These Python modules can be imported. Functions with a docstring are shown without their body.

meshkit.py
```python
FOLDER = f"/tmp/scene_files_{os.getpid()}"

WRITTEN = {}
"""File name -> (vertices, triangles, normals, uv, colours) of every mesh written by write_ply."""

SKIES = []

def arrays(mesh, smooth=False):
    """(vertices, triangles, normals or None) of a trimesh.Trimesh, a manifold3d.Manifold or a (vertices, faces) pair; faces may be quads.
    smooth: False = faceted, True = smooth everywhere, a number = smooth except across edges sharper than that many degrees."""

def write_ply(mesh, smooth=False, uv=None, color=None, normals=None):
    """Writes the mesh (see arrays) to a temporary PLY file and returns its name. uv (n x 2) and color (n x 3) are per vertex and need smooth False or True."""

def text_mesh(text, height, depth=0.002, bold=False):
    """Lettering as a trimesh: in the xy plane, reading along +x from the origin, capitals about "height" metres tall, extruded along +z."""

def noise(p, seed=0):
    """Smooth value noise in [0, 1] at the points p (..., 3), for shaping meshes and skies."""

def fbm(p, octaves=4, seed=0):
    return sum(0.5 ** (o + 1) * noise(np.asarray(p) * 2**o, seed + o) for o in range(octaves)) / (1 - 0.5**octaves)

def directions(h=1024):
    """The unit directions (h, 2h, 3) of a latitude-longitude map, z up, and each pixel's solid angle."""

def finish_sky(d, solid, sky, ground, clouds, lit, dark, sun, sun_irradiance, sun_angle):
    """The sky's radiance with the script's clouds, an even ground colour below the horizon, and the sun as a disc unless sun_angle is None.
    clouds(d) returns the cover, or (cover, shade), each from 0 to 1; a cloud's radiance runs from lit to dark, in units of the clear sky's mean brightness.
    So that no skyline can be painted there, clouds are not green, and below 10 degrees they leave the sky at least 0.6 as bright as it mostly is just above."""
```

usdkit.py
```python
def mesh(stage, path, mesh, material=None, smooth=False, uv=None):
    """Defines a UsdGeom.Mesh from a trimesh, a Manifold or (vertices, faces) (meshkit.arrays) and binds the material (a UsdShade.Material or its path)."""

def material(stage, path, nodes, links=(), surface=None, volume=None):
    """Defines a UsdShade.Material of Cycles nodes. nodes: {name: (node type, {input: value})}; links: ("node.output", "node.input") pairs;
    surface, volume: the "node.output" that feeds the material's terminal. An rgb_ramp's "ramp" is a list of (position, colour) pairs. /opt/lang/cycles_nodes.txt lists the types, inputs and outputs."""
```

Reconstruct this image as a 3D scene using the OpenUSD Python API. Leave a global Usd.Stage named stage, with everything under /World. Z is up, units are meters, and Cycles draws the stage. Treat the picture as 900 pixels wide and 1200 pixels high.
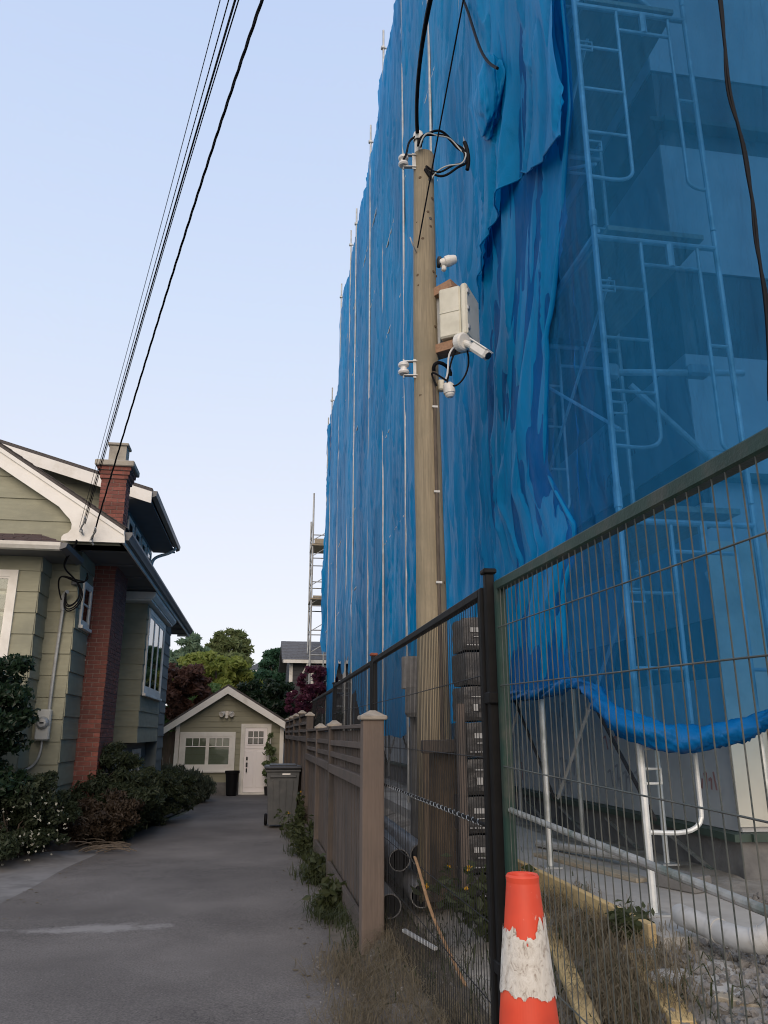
import math, random
import numpy as np
import trimesh, usdkit, meshkit
from meshkit import noise, fbm
from shapely.geometry import Polygon
from pxr import Usd, UsdGeom, UsdLux, UsdShade, Gf, Sdf, Vt

# ------------------------------------------------------------------ stage, camera, sky, light
stage = Usd.Stage.CreateInMemory()
UsdGeom.SetStageUpAxis(stage, UsdGeom.Tokens.z)
UsdGeom.SetStageMetersPerUnit(stage, 1.0)
UsdGeom.Xform.Define(stage, '/World'); UsdGeom.Scope.Define(stage, '/World/Looks')
EYE = 1.6; PITCH = math.radians(16.1); YAW = math.radians(9.0)
cam = UsdGeom.Camera.Define(stage, '/World/camera')
cam.CreateHorizontalApertureAttr(24.0); cam.CreateVerticalApertureAttr(32.0); cam.CreateFocalLengthAttr(24.0)
cam.CreateClippingRangeAttr(Gf.Vec2f(0.05, 5000.0)); cam.CreateFStopAttr(0.0)
cam.CreateExposureAttr(0.50)
cam.AddTranslateOp().Set(Gf.Vec3d(0, 0, EYE)); cam.AddRotateZOp().Set(-9.0); cam.AddRotateXOp().Set(90 + 16.1)
SUN_EL, SUN_ROT = math.radians(28.0), math.radians(-170.0)     # low sun, behind thin evening cloud on the left
usdkit.material(stage, '/World/Looks/sky_air', {
    'sky': ('sky_texture', {'sky_type': 'single_scattering', 'sun_disc': False, 'sun_elevation': SUN_EL, 'sun_rotation': SUN_ROT, 'air_density': 1.0, 'aerosol_density': 1.0}),
    'co': ('texture_coordinate', {}), 'sep': ('separate_xyz', {}), 'half': ('math', {'math_type': 'multiply_add', 'value2': 0.5, 'value3': 0.5}),
    'grad': ('rgb_ramp', {'ramp': [(0.0, (7.25, 6.9, 7.25)), (0.5, (7.25, 6.9, 7.25)), (0.62, (6.7, 6.85, 7.55)), (0.75, (5.6, 6.4, 7.9)), (0.88, (4.7, 5.7, 7.8)), (1.0, (4.1, 5.1, 7.3))]}),
    'mx': ('mix_color', {'fac': 0.82, 'use_clamp': False, 'use_clamp_result': False}),
    'bg': ('background_shader', {'strength': 0.097})},
    [('co.generated', 'sep.vector'), ('sep.z', 'half.value1'), ('half.value', 'grad.fac'), ('sky.color', 'mx.a'), ('grad.color', 'mx.b'), ('mx.result', 'bg.color')], surface='bg.background')
dome = UsdLux.DomeLight.Define(stage, '/World/sky')
UsdShade.MaterialBindingAPI.Apply(dome.GetPrim()).Bind(UsdShade.Material.Get(stage, '/World/Looks/sky_air'))
dome.GetPrim().SetCustomDataByKey('kind', 'structure')
sun = UsdLux.DistantLight.Define(stage, '/World/evening_sun')
sun.CreateIntensityAttr(0.40); sun.CreateAngleAttr(50.0); sun.CreateNormalizeAttr(True); sun.CreateColorAttr(Gf.Vec3f(1.0, 0.80, 0.62))
sdir = np.array([math.sin(SUN_ROT), math.cos(SUN_ROT)])
sun.AddRotateZOp().Set(math.degrees(math.atan2(sdir[0], -sdir[1]))); sun.AddRotateXOp().Set(90 - 28.0)

# ------------------------------------------------------------------ helpers
rng = np.random.default_rng(11)
def at(x, y, X=None, Y=None, Z=None):
    """The point of the place seen at a pixel of the 900 x 1200 photograph on one plane of the place."""
    r, u = x - 450.0, 600.0 - y
    fw = 900 * math.cos(PITCH) - u * math.sin(PITCH); up = 900 * math.sin(PITCH) + u * math.cos(PITCH)
    d = np.array([r * math.cos(YAW) + fw * math.sin(YAW), fw * math.cos(YAW) - r * math.sin(YAW), up])
    t = X / d[0] if X is not None else Y / d[1] if Y is not None else (Z - EYE) / d[2]
    return np.array([0, 0, EYE]) + d * t
def sst(a, b, x):
    t = np.clip((np.asarray(x, float) - a) / (b - a), 0, 1); return t * t * (3 - 2 * t)
def ground(x, y):
    x = np.asarray(x, float); y = np.asarray(y, float)
    g = -0.15 * sst(5, 21, y)
    right = 0.20 * sst(0.72, 0.98, x) + 0.33 * sst(1.2, 2.25, x)
    left = 0.25 * sst(-2.3, -3.4, x) * sst(11.2, 12.8, y)
    return g + right + left

NAMES = {}; BASE = {'/World': np.zeros(3)}
def path_for(parent, name):
    p = '/World' if parent is None else str(parent.GetPath())
    n = NAMES.get((p, name), 0); NAMES[(p, name)] = n + 1
    return p, f'{p}/{name}' if n == 0 else f'{p}/{name}_{n:03d}'
def props(o, label=None, cat=None, group=None, kind=None):
    for k, v in (('label', label), ('category', cat), ('group', group), ('kind', kind)):
        if v: o.SetCustomDataByKey(k, v)
    return o
def obj(name, m, mat, parent=None, label=None, cat=None, group=None, kind=None, smooth=False, origin=None):
    p, w = path_for(parent, name)
    v, f = m.mesh() if isinstance(m, MB) else (m if isinstance(m, tuple) else meshkit.arrays(m)[:2])
    b = BASE.get(p, np.zeros(3)); o0 = np.zeros(3) if origin is None else np.asarray(origin, float)
    pr = usdkit.mesh(stage, w, (np.asarray(v, float) - b - o0, f), M[mat], smooth=smooth).GetPrim()
    if origin is not None: UsdGeom.Xformable(pr).AddTranslateOp().Set(Gf.Vec3d(*map(float, o0)))
    BASE[w] = b + o0
    return props(pr, label, cat, group, kind)
def thing(name, base, label, cat, group=None):
    p, w = path_for(None, name)
    x = UsdGeom.Xform.Define(stage, w); x.AddTranslateOp().Set(Gf.Vec3d(*map(float, base))); x.AddRotateZOp().Set(0.0)
    BASE[w] = np.asarray(base, float)
    return props(x.GetPrim(), label, cat, group)
def copy(first, base, rz, label, group=None):
    name = str(first.GetPath()).split('/')[-1].rstrip('0123456789').rstrip('_')
    cat = first.GetCustomDataByKey('category'); p, w = path_for(None, name)
    x = UsdGeom.Xform.Define(stage, w); x.GetPrim().GetReferences().AddInternalReference(first.GetPath())
    x.GetPrim().SetInstanceable(True)
    x.GetPrim().GetAttribute('xformOp:translate').Set(Gf.Vec3d(*map(float, base))); x.GetPrim().GetAttribute('xformOp:rotateZ').Set(float(rz))
    return props(x.GetPrim(), label, cat, group)
CUBE_F = np.array([[0,2,1],[0,3,2],[4,5,6],[4,6,7],[0,1,5],[0,5,4],[1,2,6],[1,6,5],[2,3,7],[2,7,6],[3,0,4],[3,4,7]])
class MB:
    def __init__(s): s.v = []; s.f = []; s.n = 0
    def add(s, v, f):
        v = np.asarray(v, float); s.v.append(v); s.f.append(np.asarray(f, int) + s.n); s.n += len(v); return s
    def mesh(s): return np.vstack(s.v), np.vstack(s.f)
    def hexa(s, p): return s.add(p, CUBE_F)
    def box(s, lo, hi):
        x0, y0, z0 = lo; x1, y1, z1 = hi
        return s.hexa([(x0,y0,z0),(x1,y0,z0),(x1,y1,z0),(x0,y1,z0),(x0,y0,z1),(x1,y0,z1),(x1,y1,z1),(x0,y1,z1)])
    def cbox(s, c, size, rot=None, bev=0.0):
        c = np.asarray(c, float); h = np.asarray(size, float) / 2
        if bev > 0:
            m = rounded(size, bev); v, f = m
        else:
            v = np.array([(-1,-1,-1),(1,-1,-1),(1,1,-1),(-1,1,-1),(-1,-1,1),(1,-1,1),(1,1,1),(-1,1,1)]) * h; f = CUBE_F
        if rot is not None: v = v @ np.asarray(rot).T
        return s.add(v + c, f)
    def beam(s, a, b, w, h, up=(0, 0, 1), bev=0.0):
        a = np.asarray(a, float); b = np.asarray(b, float); d = b - a; L = np.linalg.norm(d); d /= L
        up = np.asarray(up, float)
        if abs(d @ up) > 0.99: up = np.array([1.0, 0, 0])
        x = np.cross(d, up); x /= np.linalg.norm(x); z = np.cross(x, d)
        return s.cbox((a + b) / 2, (w, L, h), np.stack([x, d, z], 1), bev)
    def tube(s, pts, r, n=8, cap=True):
        p = np.asarray(pts, float); r = np.broadcast_to(np.asarray(r, float), (len(p),))
        t = np.gradient(p, axis=0) if len(p) > 2 else np.repeat(p[1:] - p[:1], 2, 0)
        t = t / (np.linalg.norm(t, axis=1, keepdims=True) + 1e-12)
        ref = np.array([0, 0, 1.0]) if abs(t[0][2]) < 0.9 else np.array([1.0, 0, 0])
        A = []; a = np.cross(t[0], ref); a /= np.linalg.norm(a)
        for k in range(len(p)):
            a = a - (a @ t[k]) * t[k]; a /= np.linalg.norm(a) + 1e-12; A.append(a)
        A = np.array(A); B = np.cross(t, A); g = np.arange(n) * 2 * np.pi / n
        v = p[:, None] + r[:, None, None] * (np.cos(g)[None, :, None] * A[:, None] + np.sin(g)[None, :, None] * B[:, None])
        f = []
        i, j = np.meshgrid(np.arange(len(p) - 1), np.arange(n), indexing='ij'); j2 = (j + 1) % n
        q = np.stack([i*n+j, i*n+j2, (i+1)*n+j2, (i+1)*n+j], -1).reshape(-1, 4)
        f = np.vstack([q[:, [0,1,2]], q[:, [0,2,3]]])
        v = v.reshape(-1, 3)
        if cap:
            k = np.arange(1, n - 1); z = np.zeros_like(k); e = (len(p) - 1) * n
            f = np.vstack([f, np.stack([z, k + 1, k], 1), np.stack([z + e, k + e, k + 1 + e], 1)])
        return s.add(v, f)
    def lathe(s, prof, c=(0, 0, 0), n=24, rot=None):
        prof = np.asarray(prof, float); g = np.arange(n) * 2 * np.pi / n
        v = np.stack([prof[:, None, 0] * np.cos(g), prof[:, None, 0] * np.sin(g), np.repeat(prof[:, 1:2], n, 1)], -1).reshape(-1, 3)
        i, j = np.meshgrid(np.arange(len(prof) - 1), np.arange(n), indexing='ij'); j2 = (j + 1) % n
        q = np.stack([i*n+j, i*n+j2, (i+1)*n+j2, (i+1)*n+j], -1).reshape(-1, 4)
        if rot is not None: v = v @ np.asarray(rot).T
        return s.add(v + np.asarray(c, float), np.vstack([q[:, [0,1,2]], q[:, [0,2,3]]]))
    def prism(s, poly, axis, a, b):
        """poly: 2-D outline; axis 'x','y','z' = the direction it is extruded along, from a to b."""
        m = trimesh.creation.extrude_polygon(Polygon(poly), 1.0, engine='earcut'); v = np.array(m.vertices); w = a + v[:, 2] * (b - a)
        v = {'x': np.stack([w, v[:, 0], v[:, 1]], 1), 'y': np.stack([v[:, 0], w, v[:, 1]], 1), 'z': np.stack([v[:, 0], v[:, 1], w], 1)}[axis]
        return s.add(v, m.faces)
    def grid(s, P):
        n, m = P.shape[:2]; i, j = np.meshgrid(np.arange(n - 1), np.arange(m - 1), indexing='ij')
        q = np.stack([i*m+j, (i+1)*m+j, (i+1)*m+j+1, i*m+j+1], -1).reshape(-1, 4)
        return s.add(P.reshape(-1, 3), np.vstack([q[:, [0,1,2]], q[:, [0,2,3]]]))
def rounded(size, bev):
    """A box with chamfered edges, as (v, f)."""
    h = np.asarray(size, float) / 2; bev = min(bev, h.min() * 0.9); pts = []
    for sx in (-1, 1):
        for sy in (-1, 1):
            for sz in (-1, 1):
                for k in range(3):
                    q = h - bev; q[k] = h[k]; pts.append(q * (sx, sy, sz))
    m = trimesh.convex.convex_hull(np.array(pts)); return np.array(m.vertices), np.array(m.faces)
def rz(a): return np.array([[math.cos(a), -math.sin(a), 0], [math.sin(a), math.cos(a), 0], [0, 0, 1.0]])
def rx(a): return np.array([[1.0, 0, 0], [0, math.cos(a), -math.sin(a)], [0, math.sin(a), math.cos(a)]])
def ry(a): return np.array([[math.cos(a), 0, math.sin(a)], [0, 1.0, 0], [-math.sin(a), 0, math.cos(a)]])
def spline(P, n=40):
    from scipy.interpolate import CubicSpline
    P = np.asarray(P, float); t = np.r_[0, np.cumsum(np.linalg.norm(np.diff(P, axis=0), axis=1))]
    return CubicSpline(t, P)(np.linspace(0, t[-1], n))

# ------------------------------------------------------------------ materials
M = {}
def mat(name, base, rough=0.6, var=0.15, scale=8.0, bump=0.0, bscale=60.0, metal=0.0, spec=0.5, stretch=(1, 1, 1), dirt=None, dscale=1.2, island=0.0, detail=6, sheen=0.0):
    """A principled surface whose colour wanders with two scales of noise; dirt = a second colour in soft patches; island = tone difference from piece to piece."""
    b = np.asarray(base, float)
    N = {'g': ('geometry', {}), 'mp': ('mapping', {'scale': stretch}), 'n': ('noise_texture', {'scale': scale, 'detail': detail, 'roughness': 0.6}),
         'r': ('rgb_ramp', {'ramp': [(0.25, tuple(b * (1 - var))), (0.75, tuple(np.minimum(b * (1 + var), 1)))]}),
         'p': ('principled_bsdf', {'roughness': rough, 'metallic': metal, 'specular_ior_level': spec})}
    L = [('g.position', 'mp.vector'), ('mp.vector', 'n.vector'), ('n.fac', 'r.fac')]; c = 'r.color'
    if dirt is not None:
        N['dn'] = ('noise_texture', {'scale': dscale, 'detail': 8, 'roughness': 0.65}); N['dr'] = ('map_range', {'from_min': 0.48, 'from_max': 0.68, 'clamp': True})
        N['dm'] = ('mix_color', {'b': tuple(dirt)}); L += [('g.position', 'dn.vector'), ('dn.fac', 'dr.value'), ('dr.result', 'dm.fac'), (c, 'dm.a')]; c = 'dm.result'
    if island:
        N['ir'] = ('map_range', {'from_min': 0, 'from_max': 1, 'to_min': 1 - island, 'to_max': 1 + island}); N['im'] = ('hsv', {})
        N['oi'] = ('object_info', {}); N['ia'] = ('math', {'math_type': 'add'}); N['ifr'] = ('math', {'math_type': 'fraction'})
        L += [('g.random_per_island', 'ia.value1'), ('oi.random', 'ia.value2'), ('ia.value', 'ifr.value1'), ('ifr.value', 'ir.value'), ('ir.result', 'im.value'), (c, 'im.color')]; c = 'im.color'
    L.append((c, 'p.base_color'))
    if bump:
        N['bn'] = ('noise_texture', {'scale': bscale, 'detail': 5, 'roughness': 0.65}); N['b'] = ('bump', {'strength': bump, 'distance': 0.01})
        L += [('mp.vector', 'bn.vector'), ('bn.fac', 'b.height'), ('b.normal', 'p.normal')]
    M[name] = usdkit.material(stage, f'/World/Looks/{name}', N, L, surface='p.BSDF')
def leafmat(name, c0, c1, trans=0.35, rough=0.55):
    N = {'g': ('geometry', {}), 'r': ('rgb_ramp', {'ramp': [(0, c0), (1, c1)]}), 'p': ('principled_bsdf', {'roughness': rough, 'specular_ior_level': 0.3}),
         't': ('translucent_bsdf', {}), 'm': ('mix_closure', {'fac': trans})}
    M[name] = usdkit.material(stage, f'/World/Looks/{name}', N, [('g.random_per_island', 'r.fac'), ('r.color', 'p.base_color'), ('r.color', 't.color'), ('p.BSDF', 'm.closure1'), ('t.BSDF', 'm.closure2')], surface='m.closure')
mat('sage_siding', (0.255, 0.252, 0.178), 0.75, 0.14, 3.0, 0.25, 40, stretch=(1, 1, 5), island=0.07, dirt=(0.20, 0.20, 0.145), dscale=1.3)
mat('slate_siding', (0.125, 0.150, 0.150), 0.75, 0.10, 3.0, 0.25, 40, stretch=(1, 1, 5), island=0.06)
mat('garage_siding', (0.265, 0.258, 0.182), 0.7, 0.08, 3.0, 0.15, 50, stretch=(0.5, 0.5, 5), island=0.05)
mat('white_trim', (0.74, 0.72, 0.66), 0.55, 0.05, 4.0, 0.08, 30, dirt=(0.60, 0.57, 0.50), dscale=1.5)
mat('white_door', (0.83, 0.79, 0.77), 0.45, 0.03, 3.0)
mat('dark_gutter', (0.085, 0.090, 0.095), 0.45, 0.12, 5.0)
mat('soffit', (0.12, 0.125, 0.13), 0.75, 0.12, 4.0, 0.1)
mat('roof_shingle', (0.070, 0.062, 0.058), 0.9, 0.35, 25.0, 0.5, 120, island=0.2)
mat('brown_shingle', (0.085, 0.058, 0.055), 0.9, 0.35, 25.0, 0.5, 120, island=0.25)
mat('grey_shingle', (0.115, 0.115, 0.118), 0.9, 0.3, 12.0, 0.5, 90, island=0.2)
mat('brick', (0.20, 0.066, 0.048), 0.85, 0.3, 18.0, 0.5, 90, island=0.28, dirt=(0.15, 0.055, 0.045), dscale=3)
mat('mortar', (0.24, 0.20, 0.175), 0.9, 0.2, 20, 0.4, 80)
mat('cap_stone', (0.36, 0.33, 0.27), 0.85, 0.15, 8, 0.3, 60, dirt=(0.22, 0.20, 0.17), dscale=4)
mat('room_dark', (0.012, 0.012, 0.013), 0.9, 0.1)
mat('blind', (0.30, 0.31, 0.24), 0.8, 0.08, 3, stretch=(0.2, 0.2, 30))
mat('dark_blind', (0.07, 0.065, 0.06), 0.8, 0.1, 3, stretch=(0.2, 0.2, 40))
mat('curtain', (0.55, 0.50, 0.36), 0.9, 0.12, 5, stretch=(6, 6, 0.4))
mat('galv', (0.40, 0.41, 0.40), 0.5, 0.2, 6, 0.1, 90, metal=0.5, dirt=(0.30, 0.30, 0.28), dscale=5)
mat('scaffold_tube', (0.60, 0.62, 0.60), 0.5, 0.22, 7, 0.15, 90, metal=0.35, dirt=(0.27, 0.30, 0.27), dscale=3)
mat('meter_grey', (0.42, 0.43, 0.40), 0.5, 0.08, 6)
mat('black_plastic', (0.018, 0.018, 0.019), 0.5, 0.2, 10)
mat('black_rubber', (0.005, 0.005, 0.006), 0.65, 0.2, 10, spec=0.15)
mat('bin_grey', (0.060, 0.064, 0.066), 0.5, 0.15, 6, 0.15, 60, dirt=(0.09, 0.09, 0.085), dscale=3)
mat('bin_lid', (0.035, 0.036, 0.038), 0.5, 0.15, 6)
mat('blue_plastic', (0.015, 0.05, 0.28), 0.4, 0.1)
mat('paper_white', (0.78, 0.77, 0.74), 0.7, 0.06, 10)
mat('fence_wood', (0.092, 0.072, 0.058), 0.85, 0.35, 5.0, 0.5, 40, stretch=(14, 14, 0.7), island=0.16, dirt=(0.060, 0.052, 0.045), dscale=1.6)
mat('fence_post', (0.135, 0.102, 0.080), 0.85, 0.22, 5.0, 0.4, 40, stretch=(14, 14, 0.7), dirt=(0.115, 0.09, 0.072), dscale=2.5)
mat('post_cap', (0.33, 0.29, 0.235), 0.8, 0.3, 7, 0.4, 40, dirt=(0.20, 0.18, 0.15), dscale=9)
mat('pole_wood', (0.29, 0.242, 0.160), 0.82, 0.32, 4.0, 0.8, 30, stretch=(16, 16, 0.5), dirt=(0.24, 0.205, 0.135), dscale=2.0)
mat('old_wood', (0.115, 0.088, 0.060), 0.9, 0.45, 5.0, 0.8, 30, stretch=(12, 12, 0.6), dirt=(0.06, 0.05, 0.04), dscale=3)
mat('knot', (0.10, 0.065, 0.035), 0.8, 0.2, 20)
mat('raw_lumber', (0.52, 0.38, 0.17), 0.75, 0.18, 6.0, 0.3, 40, stretch=(9, 1.0, 9), dirt=(0.36, 0.27, 0.14), dscale=3)
mat('stake_wood', (0.30, 0.19, 0.11), 0.8, 0.25, 6.0, 0.3, 40, stretch=(9, 9, 0.8))
mat('bracket_wood', (0.29, 0.17, 0.10), 0.8, 0.25, 6.0, 0.3, 40, stretch=(3, 9, 9))
mat('white_paint_metal', (0.70, 0.69, 0.64), 0.4, 0.05, 6, dirt=(0.58, 0.56, 0.49), dscale=4)
mat('box_cream', (0.62, 0.60, 0.49), 0.42, 0.05, 4, dirt=(0.50, 0.48, 0.38), dscale=3)
mat('porcelain', (0.62, 0.61, 0.58), 0.25, 0.1, 10)
mat('lens_dark', (0.01, 0.01, 0.012), 0.1, 0.1)
mat('black_paint', (0.008, 0.008, 0.008), 0.55, 0.3, 12, 0.15, 80, spec=0.15)
mat('black_wire', (0.016, 0.016, 0.016), 0.6, 0.3, 20, spec=0.2)
mat('green_paint', (0.012, 0.034, 0.024), 0.5, 0.3, 9, 0.2, 80, dirt=(0.05, 0.055, 0.042), dscale=6, spec=0.3)
mat('green_wire', (0.050, 0.058, 0.050), 0.6, 0.4, 14, dirt=(0.115, 0.108, 0.085), dscale=5)
mat('rail_dusty', (0.30, 0.30, 0.275), 0.6, 0.3, 12, 0.2, 80, dirt=(0.03, 0.07, 0.05), dscale=5)
mat('rust_tip', (0.22, 0.06, 0.03), 0.8, 0.3, 20)
mat('carton_black', (0.022, 0.021, 0.020), 0.42, 0.4, 14, 0.5, 25)
mat('label_grey', (0.30, 0.30, 0.29), 0.7, 0.25, 30)
mat('grey_pipe', (0.27, 0.275, 0.28), 0.5, 0.15, 5, 0.1, 60, dirt=(0.11, 0.10, 0.09), dscale=2)
mat('white_pvc', (0.42, 0.42, 0.40), 0.5, 0.2, 5, 0.1, 60, dirt=(0.22, 0.205, 0.17), dscale=4)
mat('rope', (0.25, 0.15, 0.075), 0.9, 0.35, 30, 0.4, 150)
mat('house_wrap', (0.50, 0.50, 0.485), 0.5, 0.12, 2.0, 0.3, 6, dirt=(0.40, 0.41, 0.41), dscale=0.8)
mat('wrap_red', (0.36, 0.19, 0.17), 0.6, 0.3, 9)
mat('wrap_grey', (0.30, 0.30, 0.31), 0.6, 0.3, 9)
mat('flashing_green', (0.05, 0.075, 0.055), 0.5, 0.2)
mat('cream_board', (0.62, 0.58, 0.47), 0.6, 0.08, 3, dirt=(0.47, 0.43, 0.34), dscale=2)
mat('osb', (0.30, 0.20, 0.11), 0.8, 0.4, 18, 0.3)
mat('dark_opening', (0.085, 0.088, 0.09), 0.7, 0.3, 2)
mat('foundation', (0.17, 0.165, 0.155), 0.9, 0.25, 5, 0.4, 40, dirt=(0.08, 0.08, 0.078), dscale=2)
mat('path_concrete', (0.205, 0.196, 0.186), 0.85, 0.2, 5, 0.3, 80, dirt=(0.115, 0.108, 0.102), dscale=1.5)
mat('slab', (0.36, 0.35, 0.32), 0.85, 0.12, 5, 0.25, 80, dirt=(0.22, 0.21, 0.19), dscale=1.5)
mat('vent_metal', (0.08, 0.08, 0.08), 0.5, 0.1)
mat('plank', (0.34, 0.29, 0.21), 0.8, 0.25, 5, 0.3, 40, stretch=(8, 1, 8))
mat('cream_stucco', (0.62, 0.50, 0.34), 0.8, 0.06, 4)
mat('charcoal_wall', (0.055, 0.056, 0.060), 0.8, 0.12, 4, stretch=(0.3, 0.3, 8))
mat('bark', (0.10, 0.08, 0.06), 0.9, 0.35, 14, 0.7, 40, stretch=(3, 3, 0.6))
mat('pale_bark', (0.30, 0.24, 0.19), 0.9, 0.3, 14, 0.5, 40)
mat('soil', (0.055, 0.042, 0.032), 0.95, 0.4, 12, 0.9, 50)
mat('site_dirt', (0.29, 0.265, 0.225), 0.95, 0.35, 5, 0.9, 60, dirt=(0.115, 0.095, 0.07), dscale=1.8)
mat('stone', (0.19, 0.18, 0.165), 0.9, 0.25, 15, 0.5, 60, island=0.35)
mat('verge_soil', (0.115, 0.098, 0.078), 0.95, 0.4, 6, 0.9, 60, dirt=(0.065, 0.056, 0.042), dscale=2.2)
mat('far_ground', (0.07, 0.075, 0.045), 0.95, 0.4, 2, 0.5)
leafmat('leaf_dark', (0.014, 0.029, 0.014), (0.054, 0.090, 0.040), 0.2, 0.4)
leafmat('leaf_shrub', (0.032, 0.044, 0.022), (0.105, 0.125, 0.066), 0.25)
leafmat('leaf_grey', (0.053, 0.069, 0.048), (0.159, 0.181, 0.133), 0.25)
leafmat('leaf_brown', (0.044, 0.031, 0.020), (0.120, 0.088, 0.053), 0.2)
leafmat('leaf_lime', (0.21, 0.25, 0.055), (0.46, 0.50, 0.15), 0.4)
leafmat('leaf_mid', (0.083, 0.143, 0.044), (0.236, 0.319, 0.106), 0.35)
leafmat('leaf_cedar', (0.120, 0.151, 0.060), (0.271, 0.293, 0.130), 0.35)
leafmat('leaf_blue', (0.126, 0.191, 0.119), (0.308, 0.394, 0.239), 0.35)
leafmat('leaf_pine', (0.031, 0.079, 0.042), (0.119, 0.199, 0.094), 0.25)
leafmat('leaf_red', (0.10, 0.050, 0.036), (0.23, 0.135, 0.085), 0.35)
leafmat('leaf_purple', (0.097, 0.025, 0.047), (0.279, 0.097, 0.129), 0.35)
leafmat('leaf_weed', (0.045, 0.056, 0.022), (0.135, 0.145, 0.062), 0.35)
leafmat('leaf_varieg', (0.12, 0.16, 0.07), (0.50, 0.50, 0.38), 0.3)
leafmat('straw', (0.17, 0.14, 0.09), (0.44, 0.37, 0.25), 0.3, 0.8)
leafmat('petal_white', (0.45, 0.45, 0.38), (0.75, 0.74, 0.66), 0.3)
leafmat('petal_yellow', (0.55, 0.30, 0.02), (0.75, 0.50, 0.05), 0.3)
def simple(name, N, L, surface): M[name] = usdkit.material(stage, f'/World/Looks/{name}', N, L, surface=surface)
simple('glass', {'f': ('fresnel', {'IOR': 1.5}), 't': ('transparent_bsdf', {'color': (0.82, 0.86, 0.85)}), 'g': ('glossy_bsdf', {'color': (0.95, 0.95, 0.95), 'roughness': 0.02}), 'm': ('mix_closure', {})},
       [('f.fac', 'm.fac'), ('t.BSDF', 'm.closure1'), ('g.BSDF', 'm.closure2')], 'm.closure')
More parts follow.
